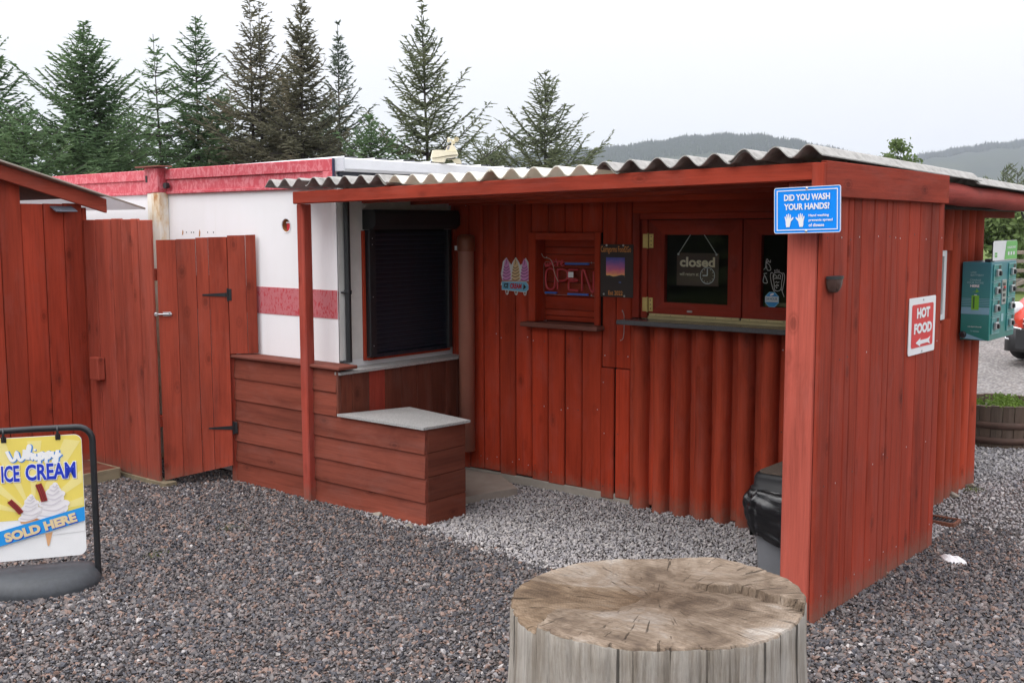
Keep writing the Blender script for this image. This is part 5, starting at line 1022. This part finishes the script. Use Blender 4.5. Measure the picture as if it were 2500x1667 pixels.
def cone(cx, base, sc, lean, tall):
    p = MB(); pf.poly(p, [(cx-.062*sc, base), (cx+.062*sc, base+.006), (cx+.054*sc, base-.028*sc), (cx+.030*sc, base-.035*sc), (cx+.018*sc, base-tall), (cx-.018*sc, base-tall), (cx-.030*sc, base-.035*sc), (cx-.054*sc, base-.03*sc)][::-1], WAF, .0030); pf.stroke(p, [(cx-.052*sc, base-.012), (cx+.052*sc, base-.008)], .010*sc, WAD, .0034); pf.stroke(p, [(cx-.024*sc, base-.05*sc), (cx+.020*sc, base-.045*sc)], .006*sc, WAD, .0034); p.build('cone_print', pan)
    p = MB(); lobes = [(0, .012, .070, .026), (.012, .038, .064, .026), (-.004, .064, .056, .024), (.010, .088, .046, .023), (.004, .108, .034, .021), (.008, .125, .022, .018), (.012, .138, .012, .013)]
    for i, (a, b, ra, rb_) in enumerate(lobes):
        pf.poly(p, pf.ell(cx+a*sc+lean*b, base+b*sc, ra*sc, rb_*sc, 18, .25), SCR, .0040+.0006*i); pf.stroke(p, spline([(cx+(a-ra*.8)*sc+lean*b, base+(b-rb_*.35)*sc), (cx+a*sc+lean*b, base+(b-rb_*.75)*sc), (cx+(a+ra*.75)*sc+lean*b, base+(b+.002)*sc)], 4), .007*sc, SCS, .0042+.0006*i)
    p.build('whipped_print', pan)
cone(.188, .206, .80, 0, .04); cone(.288, .214, 1.08, .05, .05)
for (a0, b0), (a1, b1), w_ in (((.100, .300), (.150, .236), .026), ((.232, .374), (.256, .286), .030)):
    p = MB(); pf.stroke(p, [(a0, b0), ((a0+a1)/2+.003, (b0+b1)/2), (a1, b1)], w_, CHO, .0092)
    for o5 in (-.3, .05, .32): pf.stroke(p, [(a0+o5*w_, b0), (a1+o5*w_*.8, b1)], w_*.12, CHD, .0100)
    p.build('flake_print', pan)
p = MB(); pf.poly(p, [(.0, .068), (Wd, .176), (Wd-.0005, .246), (.0, .142)], SKYB, .0108); p.build('blue_band', pan); an = math.atan2(.106, Wd)
for off, m_, hh, bd in ((.004, NAVY, .0115, .06), (0, flat('cream lettering', 236, 214, 168), .0122, .06)): p = MB(); pf.text(p, 'SOLD HERE', .066+off, .134-off, .402+off, .182-off, m_, hh, bd, 0, an); p.build('band_lettering', pan)
p = MB(); pf.poly(p, [(.252, .122), (.286, .130), (.268, .062), (.260, .060)][::-1], WAF, .0030); p.build('cone_tip_print', pan)
# ================================================================== TREE STUMP
C0 = np.array([-1.886, 3.030, 0.]); st = thing('tree_stump', C0, 'weathered grey sawn tree stump with split stepped top', 'stump'); nA, nR = 400, 110
q = NT('weathered stump side'); v = q.coords(scale=(16, 16, .9)); f = q.noise(v, 1.1, 8, .72, .5); f2 = q.noise(q.coords(scale=(70, 70, 5)), 1., 6, .75, .4); c = q.ramp(f, [(.27, (.15, .12, .095)), (.40, (.34, .30, .255)), (.55, (.48, .44, .395)), (.75, (.57, .54, .50))]); bg = q.noise(q.coords(scale=(5, 5, 4)), 1.2, 6, .7); c = q.mixc(.6, c, q.ramp(bg, [(.3, (.72, .66, .58)), (.55, (1, 1, 1)), (.8, (1.1, 1.08, 1.05))]), 'MULTIPLY'); c = q.mixc(.7, c, q.ramp(f2, [(.3, (.55,)*3), (.6, (1.1,)*3)]), 'MULTIPLY'); f3 = q.noise(q.coords(scale=(26, 26, .5)), 1., 3, .5, .2); ck = q.ramp(f3, [(.335, (.12,)*3), (.365, (1,)*3)]); c = q.mixc(.85, c, ck, 'MULTIPLY'); q.bump(q.math('ADD', q.math('ADD', f, f2), ck), .8, .014); STS = q.set(c, .9, 0, .15)
def stump_top(name, k):
    q = NT(name); tcn = q.n('ShaderNodeTexCoord'); sp = q.n('ShaderNodeSeparateXYZ'); q.l(tcn.outputs['Object'], sp.inputs[0]); th = q.math('ARCTAN2', sp.outputs[1], sp.outputs[0]); ra_ = q.math('SQRT', q.math('ADD', q.math('MULTIPLY', sp.outputs[0], sp.outputs[0]), q.math('MULTIPLY', sp.outputs[1], sp.outputs[1])))
    cb = q.n('ShaderNodeCombineXYZ'); q.l(q.math('MULTIPLY', th, 9.), cb.inputs[0]); q.l(q.math('MULTIPLY', ra_, 2.2), cb.inputs[1]); rad = q.noise(cb.outputs[0], 2.4, 4, .6, .5)
    cb2 = q.n('ShaderNodeCombineXYZ'); q.l(q.math('MULTIPLY', th, 4.), cb2.inputs[0]); q.l(q.math('MULTIPLY', ra_, 9.), cb2.inputs[1]); rad2 = q.noise(cb2.outputs[0], 7., 5, .7, .8)
    sw2 = q.noise(q.coords(scale=(7, 80, 1)), 1.3, 6, .7, .6); bl2 = q.noise(q.coords(scale=(3.2, 3.2, 3.2)), 1.1, 7, .68, .8); rg = q.n('ShaderNodeTexWave', wave_type='RINGS', rings_direction='Z'); rg.inputs['Scale'].default_value = 34; rg.inputs['Distortion'].default_value = 9; rg.inputs['Detail'].default_value = 4; q.l(tcn.outputs['Object'], rg.inputs['Vector'])
    c = q.ramp(bl2, [(.30, (.085, .060, .045)), (.44, (.190, .140, .098)), (.54, (.29, .225, .165)), (.64, (.36, .31, .255)), (.76, (.47, .43, .375))]); c = q.mixc(.65, c, q.ramp(sw2, [(.28, (.5,)*3), (.66, (1.25,)*3)]), 'MULTIPLY'); c = q.mixc(.14, c, rg.outputs['Color'], 'MULTIPLY')
    cr = q.ramp(rad, [(.335, (.22,)*3), (.375, (1,)*3)]); cr2 = q.ramp(rad2, [(.30, (.3,)*3), (.40, (1,)*3)]); edge = q.ramp(q.math('DIVIDE', ra_, .5), [(.08, (.55, .48, .43)), (.5, (.85, .82, .80)), (.85, (1.1,)*3), (.97, (1.3,)*3)]); c = q.mixc(.8, c, cr, 'MULTIPLY'); c = q.mixc(.55, c, cr2, 'MULTIPLY'); c = q.mixc(.9, c, edge, 'MULTIPLY'); q.bump(q.math('ADD', q.math('ADD', q.math('MULTIPLY', cr, 1.2), q.math('MULTIPLY', cr2, .4)), sw2), .8, .010); c = q.mixc(1., c, k, 'MULTIPLY'); return q.set(c, .88, 0, .15)
STT = stump_top('weathered sawn stump top', (.92, .93, .97)); STT_SHADE = stump_top('brown sawn stump top with painted shade', (.80, .75, .70))  # second top: browner left cut, shading of the recess put into its tint
u_ = fw*np.array([1, 1, 0]); u_ /= np.linalg.norm(u_); rt2 = np.array([u_[1], -u_[0], 0]); ph = rng.uniform(0, 6.28, 6)
cracks = [(a, rng.uniform(.008, .012), rng.uniform(.006, .016)) for a in rng.uniform(0, 6.28, 22)]
def rad_at(t):
    r3 = .489+.018*math.cos(2*(t-.6))+.009*math.sin(3*t+ph[0])+.003*math.sin(7*t+ph[1])+.0012*math.sin(17*t+ph[2])+.0016*math.sin(41*t+ph[3])
    for a, w_, dp_ in cracks: r3 -= dp_*max(0, 1-abs((t-a+math.pi) % (2*math.pi)-math.pi)/w_)
    return r3
def edge_x(yy):
    e = -.015+.95*yy if yy > -.15 else (-.36 if yy > -.165 else -.36+.35*(yy+.165))
    return e+.006*math.sin(70*yy)+.004*math.sin(33*yy+1)
def sst(a, lo, hi): a = min(1, max(0, (a-lo)/(hi-lo))); return a*a*(3-2*a)
def hgt(x, y):
    """x right, y away from the camera, in metres"""
    rr_ = math.hypot(x, y); z = .494+.0025*math.sin(9*x+2)*math.sin(8*y)+.0012*math.sin(75*y+14*x)+.0008*math.sin(160*y+40*x)
    # near wedge left standing proud of the left cut: edge runs from the heart to the near left rim, with one jog
    if y < .0:
        e = edge_x(y); z += .028*sst(x-e, 0, .006)*(1-.85*sst(x, .0, .30))
    if x < .05: z -= .012*math.exp(-((x+.16)/.12)**2-((y-.0)/.14)**2)
    # raised slab at the far right with a ragged front edge
    ed = .145-.25*max(0, x-.12)-1.6*max(0, x-.30)**1.3+.010*math.sin(45*x)+.006*math.sin(110*x+1)
    if x > .04: z += .020*sst(y-ed, 0, .006)*sst(x, .06, .30); z -= .009*sst(x, .08, .2)*math.exp(-((min(0, y-ed))/.10)**2)*(y < ed)
    z += .006*math.exp(-(rr_/.03)**2)
    return z
mb = MB(); v = []
for j in range(nR+1):
    for k in range(nA):
        t = 2*math.pi*k/nA; R_ = rad_at(t)*(j/nR)**.9; x, y = R_*math.cos(t), R_*math.sin(t); z = hgt(x, y)-(.006 if j == nR else 0); v.append(C0+rt2*x+u_*y+np.array([0, 0, z]))
fA, fB = [], []
for j in range(nR):
    for k in range(nA):
        t = 2*math.pi*(k+.5)/nA; R_ = rad_at(t)*((j+.5)/nR)**.9; x, y = R_*math.cos(t), R_*math.sin(t)
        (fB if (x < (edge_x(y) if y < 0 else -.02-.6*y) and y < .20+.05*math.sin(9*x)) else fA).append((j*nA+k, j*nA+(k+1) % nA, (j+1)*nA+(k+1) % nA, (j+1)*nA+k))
mb.add(v, fA+fB, STT, False); mb.m[len(fA):] = [STT_SHADE]*len(fB); mb.build('sawn_top', st, origin=C0+np.array([0, 0, .5]))
mb = MB(); v = []
for j, zf in enumerate([1, .99, .9, .7, .4, .15, 0, -.06]):
    for k in range(nA):
        t = 2*math.pi*k/nA; R0 = rad_at(t); zt = hgt(R0*math.cos(t), R0*math.sin(t))-.006; R_ = R0*(1 if j == 0 else 1.004)+.03*(1-max(0, zf))**2+.0015*math.sin(23*t+zf*7)*math.sin(zf*9+t*3); v.append(C0+rt2*R_*math.cos(t)+u_*R_*math.sin(t)+np.array([0, 0, zt*zf]))
mb.add(v, [(j*nA+k, (j+1)*nA+k, (j+1)*nA+(k+1) % nA, j*nA+(k+1) % nA) for j in range(7) for k in range(nA)], STS, True); mb.build('side', st, origin=C0)
# ================================================================== LITTER BIN
bn = thing('litter_bin', (-2.25, 5.06, 0), 'grey litter bin with black lid and black liner behind the corner post', 'bin'); GPL = plain('grey plastic', (.17, .175, .19), .45, var=.08); BX0, BX1, BY0, BY1 = -2.475, -2.06, 4.86, 5.26
def rsec(s, z, r=.05): 
    cx, cy2 = (BX0+BX1)/2, (BY0+BY1)/2; f_ = Fr((cx, cy2, z), (1, 0, 0), (0, 1, 0)); return [np.array([cx+a, cy2+b, z]) for a, b in f_.rrect(-(BX1-BX0)/2*s, -(BY1-BY0)/2*s, (BX1-BX0)/2*s, (BY1-BY0)/2*s, r*s, 4)]
def loft(mb, secs, mat, cap=True, smooth=True):
    m = len(secs[0]); v = [a for s in secs for a in s]; mb.add(v, [(j*m+k, j*m+(k+1) % m, (j+1)*m+(k+1) % m, (j+1)*m+k) for j in range(len(secs)-1) for k in range(m)], mat, smooth)
    if cap: mb.add(secs[-1], [tuple(range(m))], mat); mb.add(secs[0], [tuple(range(m))[::-1]], mat)
    return mb
loft(MB(), [rsec(.88, -.01), rsec(.90, .02), rsec(1., .42)], GPL).build('body', bn)
LINER = NT('crumpled black bin liner'); v = LINER.coords(); cf = LINER.noise(v, 14, 6, .7, 1.5); LINER.bump(cf, .5, .012); LINER = LINER.set((.008, .008, .010), .16, 0, .7)
mb = MB(); secs = []; cbx, cby = (BX0+BX1)/2, (BY0+BY1)/2; nP, nQ = 120, 26; ctl = [(1.03, .450), (1.15, .436), (1.24, .39), (1.22, .33), (1.14, .265), (1.06, .215)]
for j in range(nQ):
    t = j/(nQ-1)*(len(ctl)-1); i0 = min(int(t), len(ctl)-2); ft_ = t-i0; s5 = ctl[i0][0]*(1-ft_)+ctl[i0+1][0]*ft_; z5 = ctl[i0][1]*(1-ft_)+ctl[i0+1][1]*ft_; base = rsec(s5, z5, .09); row = []
    for k in range(nP):
        u6 = k/nP*len(base); i1 = int(u6) % len(base); a6 = base[i1]*(1-u6+int(u6))+base[(i1+1) % len(base)]*(u6-int(u6)); th6 = 2*math.pi*k/nP; v6 = j/nQ
        fold = .016*abs(math.sin(9*th6+5*v6+2*math.sin(3*th6)))+.012*abs(math.sin(14*th6-9*v6))*v6+.010*abs(math.sin(6*th6-14*v6))-.014
        sag = -.045*v6**2*(.5+.5*math.sin(3*th6+1))+.012*math.sin(11*th6)*v6; dv6 = a6-np.array([cbx, cby, a6[2]]); dv6 /= np.linalg.norm(dv6); row.append(a6+dv6*fold*(.35+.65*min(1, v6*3))+np.array([0, 0, sag]))
    secs.append(row)
loft(mb, secs, LINER, False, True).build('liner', bn)
lid = MB(); loft(lid, [rsec(1.05, .42), rsec(1.06, .428), rsec(1.06, .452), rsec(1.01, .456), rsec(1.0, .50), rsec(.96, .518), rsec(.93, .522)], plain('matt black lid', (.012, .012, .014), .5, spec=.3)); lid = lid.build('lid', bn)
loft(MB(), [rsec(.90, .523), rsec(.90, .530)], plain('gritty brown lid mat', (.09, .065, .05), .95, var=.5, scale=120, bump=.6, bscale=250)).build('lid_mat', lid); MB().box(-2.40, -2.10, 5.16, 5.25, .531, .565, GPL, .01).build('lid_flap', lid)
# ================================================================== SMALL GROUND THINGS
P = [pz(1142, 1212, .045), pz(1265, 1190, .045), pz(1175, 1158, .045), np.array([-5.05, 5.35, .045])]; P[2] = np.array([-4.95, 5.58, .045]); P = [np.array([-4.55, 4.93, .045]), np.array([-4.42, 5.38, .045]), np.array([-4.75, 5.60, .045]), np.array([-5.05, 5.58, .045]), np.array([-5.07, 5.0, .045])]
mb = MB(); n = 5; mb.add(P+[a*np.array([1, 1, 0])+np.array([0, 0, -.02]) for a in P], [tuple(range(n))]+[(i, n+i, n+(i+1) % n, (i+1) % n) for i in range(n)], CONC); one(mb, 'concrete_slab', 'beige concrete slab in the corner beside the bench', 'slab')
dr = thing('drain_grate', (-2.0, 6.45, 0), 'rusty metal drain grate at the foot of the log wall', 'grate'); RUS = plain('rusted iron', (.16, .06, .035), .85, var=.3, scale=30)
a0, a1 = pz(2276, 1262, .02), pz(2344, 1275, .02); a2 = pz(2310, 1280, .02); dd_ = np.array([1, .12, 0]); mb = MB(); ox, oy = -2.16, 6.36
for x0, x1, y0, y1 in ((0, .22, 0, .014), (0, .22, .126, .14), (0, .014, .0145, .1255), (.206, .22, .0145, .1255)): mb.box(ox+x0, ox+x1, oy+y0, oy+y1, .0, .026, RUS, .002)
mb.build('frame', dr)
for i in range(9): B('bar', dr, ox+.028+.02*i, ox+.036+.02*i, oy+.0145, oy+.1255, .006, .02, BLACKM, .001)
P = pz(2325, 1366, .012); mb = MB(); nn = 14; v = [P+np.array([0, 0, .022])]
for j, (s, z) in enumerate(((.55, .018), (1, .0), (1.02, -.012))):
    for k in range(nn): t = 2*math.pi*k/nn; wv = 1+.25*math.sin(3*t+1)+.12*math.sin(7*t); v.append(P+np.array([.075*s*math.cos(t)*wv*.8-.02*math.sin(t), .04*s*math.sin(t)*wv, z+.006*math.sin(5*t)]))
mb.add(v, [(0, 1+k, 1+(k+1) % nn) for k in range(nn)]+[(1+j*nn+k, 1+(j+1)*nn+k, 1+(j+1)*nn+(k+1) % nn, 1+j*nn+(k+1) % nn) for j in range(2) for k in range(nn)], plain('white crumpled paper', (.78, .78, .8), .7), False); one(mb, 'paper_scrap', 'crumpled scrap of white paper lying on the gravel', 'litter')
ROCK = plain('grey field stone', (.27, .24, .20), .9, var=.25, scale=25, bump=.5, bscale=40)
for i, (x, y, s, lb_) in enumerate(((924, 1258, .045, 'round beige stone against the foot of the timber bench'), (1000, 1288, .032, 'small grey stone by the bench corner'), (2325, 1212, .05, 'mossy grey stone at the foot of the last half logs'), (2370, 1190, .04, 'flat stone in moss at the hut corner'))):
    me = stone_mesh(30+i); V = [np.array(v.co)*s+pz(x, y, 0)+np.array([0, 0, s*.3]) for v in me.vertices]; one(MB().add(V, [tuple(p_.vertices) for p_ in me.polygons], ROCK), 'stone', lb_, 'stone')
# ================================================================== BARREL PLANTER
C0 = np.array([-2.50, 9.22, 0.]); br = thing('barrel_planter', C0, 'weathered half barrel planter with green plants beyond the hut', 'planter'); STAV = wood('grey brown barrel staves', (.15, .105, .08), 'z'); HOOP = plain('rusty barrel hoop', (.10, .055, .04), .7, var=.25)
rb2 = lambda z: .315+.045*math.sin(min(1, (z+.05)/.42)*math.pi*.5+.2); nS = 26
for k in range(nS):
    a0, a1 = 2*math.pi*k/nS+.006, 2*math.pi*(k+1)/nS-.006; mb = MB(); v = []; off = R(-.002, .002)
    for z in (-.02, .11, .22, .335+R(-.006, .006)):
        for rr_, a in ((rb2(z)+off, a0), (rb2(z)+off+.002, (a0+a1)/2), (rb2(z)+off, a1), (rb2(z)-.025, a1), (rb2(z)-.025, a0)): v.append(C0+np.array([rr_*math.cos(a), rr_*math.sin(a), z]))
    mb.add(v, [(j*5+i, j*5+(i+1) % 5, (j+1)*5+(i+1) % 5, (j+1)*5+i) for j in range(3) for i in range(5)]+[(15, 16, 17, 18, 19)], STAV); mb.build('stave', br)
for z in (.03, .155): MB().lathe(C0, [(rb2(z)+.001, z), (rb2(z)+.005, z), (rb2(z+.05)+.005, z+.055), (rb2(z+.05)+.001, z+.055)], HOOP, 40, caps=False).build('hoop', br)
MB().lathe(C0, [(.31, .27), (.2, .285), (.01, .29)], plain('dark soil', (.05, .035, .025), .95, var=.4, scale=60, bump=.8), 28, caps=False).build('soil', br)
PLM = foliage('low green planter leaves', [(.3, (.10, .17, .03)), (.6, (.18, .27, .05)), (.8, (.28, .34, .09))])
for cx2, cy2, rr_ in ((-.20, -.12, .10), (.10, -.14, .17), (.02, .14, .13)):
    n = 700; pp = C0+np.array([cx2, cy2, .29])+rng.normal(size=(n, 3))*np.array([rr_*.45, rr_*.4, .022])+np.array([0, 0, .025]); dd = rng.normal(size=(n, 3)); dd[:, 2] = np.abs(dd[:, 2]); dd /= np.linalg.norm(dd, axis=1)[:, None]; sv = np.cross(dd, rng.normal(size=(n, 3))); sv /= np.linalg.norm(sv, axis=1)[:, None]; s = rng.uniform(.008, .018, (n, 1)); V = np.stack([pp-dd*s, pp+sv*s*.6, pp+dd*s, pp-sv*s*.6], 1).reshape(-1, 3); o = tri_mesh('planter_plant', V, np.arange(n*4).reshape(n, 4), PLM, None, C0+np.array([cx2, cy2, .29]), 4, kind='stuff', label=('yellow-green low plant at the left of the barrel planter', 'broad green low plant at the near rim of the barrel planter', 'green low plant at the far rim of the barrel planter')[(cx2 > -.1)+(cy2 > 0)], category='plant')
MOSS = foliage('moss tufts', [(.3, (.10, .13, .03)), (.6, (.17, .20, .05)), (.8, (.24, .24, .08))])
for x, y, lb_ in ((385, 1352, 'tiny moss tuft in the open gravel'), (2375, 1195, 'green moss and grass tuft at the far hut corner'), (560, 1290, 'dry straw-coloured grass tuft in the gravel')):
    c0 = pz(x, y, .005); n = 160; pp = c0+rng.normal(size=(n, 3))*np.array([.035, .035, .004]); dd = rng.normal(size=(n, 3))*.5+np.array([0, 0, 1]); dd /= np.linalg.norm(dd, axis=1)[:, None]; sv = np.cross(dd, rng.normal(size=(n, 3))); sv /= np.linalg.norm(sv, axis=1)[:, None]; s = rng.uniform(.008, .022, (n, 1)); V = np.stack([pp-sv*.002, pp+sv*.002, pp+dd*s], 1).reshape(-1, 3); tri_mesh('moss_tuft', V, np.arange(n*3).reshape(n, 3), MOSS, None, c0, 3, kind='stuff', label=lb_, category='moss')
# ================================================================== WEATHER STATION
IV = plain('ivory plastic', (.74, .68, .52), .45, var=.04); P = px(1062, 403, -5.22); ws = thing('weather_station', P, 'ivory weather station with wind cups on the cabin roof edge', 'weather station')
k_ = np.linalg.norm(P-CAM)/F_PX/15.68; ur = np.array([rt[0], rt[1], 0]); ur /= np.linalg.norm(ur); uf = np.array([-ur[1], ur[0], 0])
def wp(x, y, d=0.): return P+ur*(x-500)*k_+np.array([0, 0, (1300-y)*k_])+uf*d
def slab(name, pts, half, mat, taper=.75):
    mb = MB(); n = len(pts); cx = sum(a for a, b in pts)/n; cy2 = sum(b for a, b in pts)/n; v = [wp(a, b, d) for d in (-half*.8, half*.8) for a, b in pts]; e = [wp(cx+(a-cx)*.93, cy2+(b-cy2)*.93, d) for d in (-half, half) for a, b in pts]
    mb.add(e[:n], [tuple(range(n))[::-1]], mat); mb.add(e[n:], [tuple(range(n))], mat); V = v+e; mb.add(V, [(2*n+i, 2*n+(i+1) % n, (i+1) % n, i) for i in range(n)]+[(i, (i+1) % n, n+(i+1) % n, n+i) for i in range(n)]+[(n+i, n+(i+1) % n, 3*n+(i+1) % n, 3*n+i) for i in range(n)], mat); return mb.build(name, ws)
slab('body', [(345, 1060), (420, 770), (560, 755), (860, 765), (900, 810), (1340, 820), (1385, 935), (1200, 945), (900, 985), (600, 1040)], .045, IV); slab('underside', [(390, 1085), (900, 1000), (1360, 950), (1330, 1000), (920, 1060), (860, 1210), (640, 1225), (400, 1225)], .035, IV)
slab('tower', [(880, 812), (985, 600), (1100, 585), (1240, 590), (1345, 815)], .03, IV); MB().tube([wp(480, 1330), wp(480, 1200)], .0065, IV, 10).build('mount_pole', ws); MB().tube([wp(1150, 590), wp(1155, 340)], [.007, .005], IV, 10).build('spindle', ws)
vn = MB(); vp = [(1150, 1120), (1300, 1060), (1430, 1080), (1480, 1150), (1510, 1275), (1250, 1255)]; v = [wp(a, b, d) for d in (-.002, .002) for a, b in vp]; vn.add(v, [tuple(range(6))[::-1], tuple(range(6, 12))]+[(i, (i+1) % 6, 6+(i+1) % 6, 6+i) for i in range(6)], IV); vn.tube([wp(970, 1120), wp(1200, 1090)], .002, IV, 6); vn.build('wind_vane', ws)
sp_ = MB(); v = [wp(a, b, -.0315) for a, b in ((955, 750), (1005, 620), (1085, 612), (1040, 750))]; sp_.add(v, [(0, 3, 2, 1)], plain('grey solar cell', (.28, .28, .32), .25)); sp_.build('solar_cell', ws)
for cx2, cy2, ax in ((1040, 375, (-.6, -.75, .1)), (1335, 370, (.3, -.9, .25)), (1180, 420, (.4, .9, 0))):
    c0 = wp(cx2, cy2, -.01 if cy2 < 400 else .04); cp_ = MB().lathe(c0, [(.017, .010), (.017, .004), (.014, -.006), (.008, -.012), (.001, -.014)], IV, 16, axis=ax, caps=False); cp_.tube([wp(1155, 440), c0], .0022, IV, 6); cp_.build('wind_cup', ws)
# ================================================================== FIELD GATE, CAR
G0 = away(2462, 27.5); gdir = np.array([rt[0], rt[1], 0])*.96+np.array([0, 0, 0.]); gdir /= np.linalg.norm(gdir); fg = thing('field_gate', G0, 'grey weathered five bar field gate at the driveway end', 'gate')
for i, z in enumerate((.22, .44, .66, .88, 1.08)): MB().obox(G0+np.array([0, 0, z]), gdir*3.4, np.array([-gdir[1], gdir[0], 0])*.05, (0, 0, .085), W_GREY, .006).build('rail', fg)
for s in (-.14, 3.42): MB().obox(G0+gdir*s, gdir*.14, np.array([-gdir[1], gdir[0], 0])*.14, (0, 0, 1.35), W_GREY, .01).build('post', fg)
MB().obox(G0+gdir*.05+np.array([-gdir[1], gdir[0], 0])*-.045+np.array([0, 0, .25]), gdir*1.7+np.array([0, 0, .75]), np.array([-gdir[1], gdir[0], 0])*.035, (0, 0, .1), W_GREY, .006).build('brace', fg)
hd = -np.array([rt[0], rt[1], 0])*.80-np.array([fw[0], fw[1], 0])*.62; hd /= np.linalg.norm(hd); sdv_ = np.array([hd[1], -hd[0], 0]); nose = pz(2566, 905); car = thing('parked_car', nose-hd*2.0, 'orange hatchback car parked on the driveway gravel', 'car')
nose = nose-hd*.12
PAINT = plain('orange red car paint', (.52, .045, .022), .25, spec=.4, var=.02); CG = plain('dark car glass', (.015, .017, .02), .06, spec=.7); TR = plain('black car trim', (.018, .018, .02), .5); CHR = plain('bright trim', (.7, .7, .72), .2, .9); TY = plain('tyre', (.015, .015, .016), .8); RIM = plain('alloy rim', (.45, .45, .47), .3, .8); LAMP = plain('headlamp lens', (.62, .65, .68), .08, spec=.8, var=.2, scale=30)
cp2 = lambda l, s_, z: nose-hd*l+sdv_*s_+np.array([0, 0, z])
stn = [(0, .50, .60, .52, .28), (.10, .62, .72, .58, .22), (.35, .76, .80, .70, .20), (.75, .84, .88, .78, .20), (1.15, .86, .96, .80, .20), (1.75, .87, 1.40, .62, .20), (2.3, .87, 1.52, .60, .20), (3.1, .87, 1.50, .60, .20), (3.75, .85, 1.30, .62, .22), (4.05, .78, .95, .66, .30)]
secs = []
for l, hw, zt, ht, zb2 in stn:
    belt = min(.92, zt-.02) if zt > .98 else zt-.10; half = [(hw*.88, zb2), (hw, zb2+.12), (hw, (zb2+belt)/2), (hw*.97, belt), (ht*1.02, zt-.05), (ht*.82, zt), (0, zt+.015)]; secs.append([cp2(l, a, b) for a, b in half]+[cp2(l, -a, b) for a, b in half[-2::-1]])
loft(MB(), secs, PAINT).build('body', car)
bp = MB(); loft(bp, [[cp2(l, s_*w_, z) for s_, z in ((-1, zl), (-.5, zl), (.5, zl), (1, zl), (1, zh), (.5, zh), (-.5, zh), (-1, zh))] for l, w_, zl, zh in ((-.035, .50, .22, .46), (.0, .60, .18, .48), (.12, .72, .17, .47), (.3, .80, .17, .44))], TR); bp.build('bumper', car)
gr = MB()
for i in range(4): gr.obox(cp2(-.012, -.42, .50+.028*i), sdv_*.84, np.array([0, 0, .016]), hd*.02, TR if i % 2 == 0 else CHR, .003)
gr.build('grille', car); MB().obox(cp2(-.045, -.26, .36), sdv_*.52, np.array([0, 0, .11]), hd*.006, plain('yellowish number plate', (.75, .75, .72), .4), .002).build('number_plate', car)
for s_ in (-1, 1):
    h = MB(); h.lathe(cp2(.16, s_*.60, .70), [(.085, -.03), (.095, 0), (.08, .05), (.03, .075), (.001, .08)], LAMP, 18, axis=hd*.8+sdv_*s_*.5+np.array([0, 0, .3])); h.build('headlamp', car)
    t_ = MB(); t_.tube([cp2(-.02, s_*.44, .47), cp2(.02, s_*.66, .49), cp2(.10, s_*.73, .40), cp2(.04, s_*.66, .33), cp2(-.02, s_*.50, .32)], .014, CHR, 8, closed=True); t_.build('fog_lamp_trim', car)
    MB().add([cp2(1.20, s_*.84, .98), cp2(1.78, s_*.70, 1.36), cp2(3.0, s_*.70, 1.42), cp2(3.7, s_*.80, 1.0)], [(0, 1, 2, 3)], CG).build('side_window', car)
    for l in (.80, 3.30):
        wh = MB().lathe(cp2(l, s_*.80, .31), [(.20, -.09), (.30, -.09), (.315, -.05), (.315, .05), (.30, .085), (.20, .085)], TY, 26, axis=sdv_*s_); wh = wh.build('wheel', car); MB().lathe(cp2(l, s_*.80, .31), [(.20, .06), (.19, .075), (.06, .07), (.05, .085), (.001, .085)], RIM, 20, axis=sdv_*s_, caps=False).build('rim', wh)
MB().add([cp2(1.17, -.74, .985), cp2(1.17, .74, .985), cp2(1.74, .56, 1.405), cp2(1.74, -.56, 1.405)], [(0, 1, 2, 3)], CG).build('windscreen', car)
# ================================================================== HAZE
q = NT('haze'); q.t.nodes.remove(q.p); pv = q.n('ShaderNodeVolumePrincipled'); pv.inputs['Color'].default_value = (.82, .87, 1, 1); pv.inputs['Density'].default_value = .00019; pv.inputs['Anisotropy'].default_value = .2; q.l(pv.outputs[0], q.o.inputs['Volume'])
mb = MB().box(-5200, 5200, -5200, 5200, -8, 330, q.m, 0); hz = mb.build('haze', None, (0, 0, 0), kind='stuff', label='thin pale mist in the air over the whole valley', category='haze')
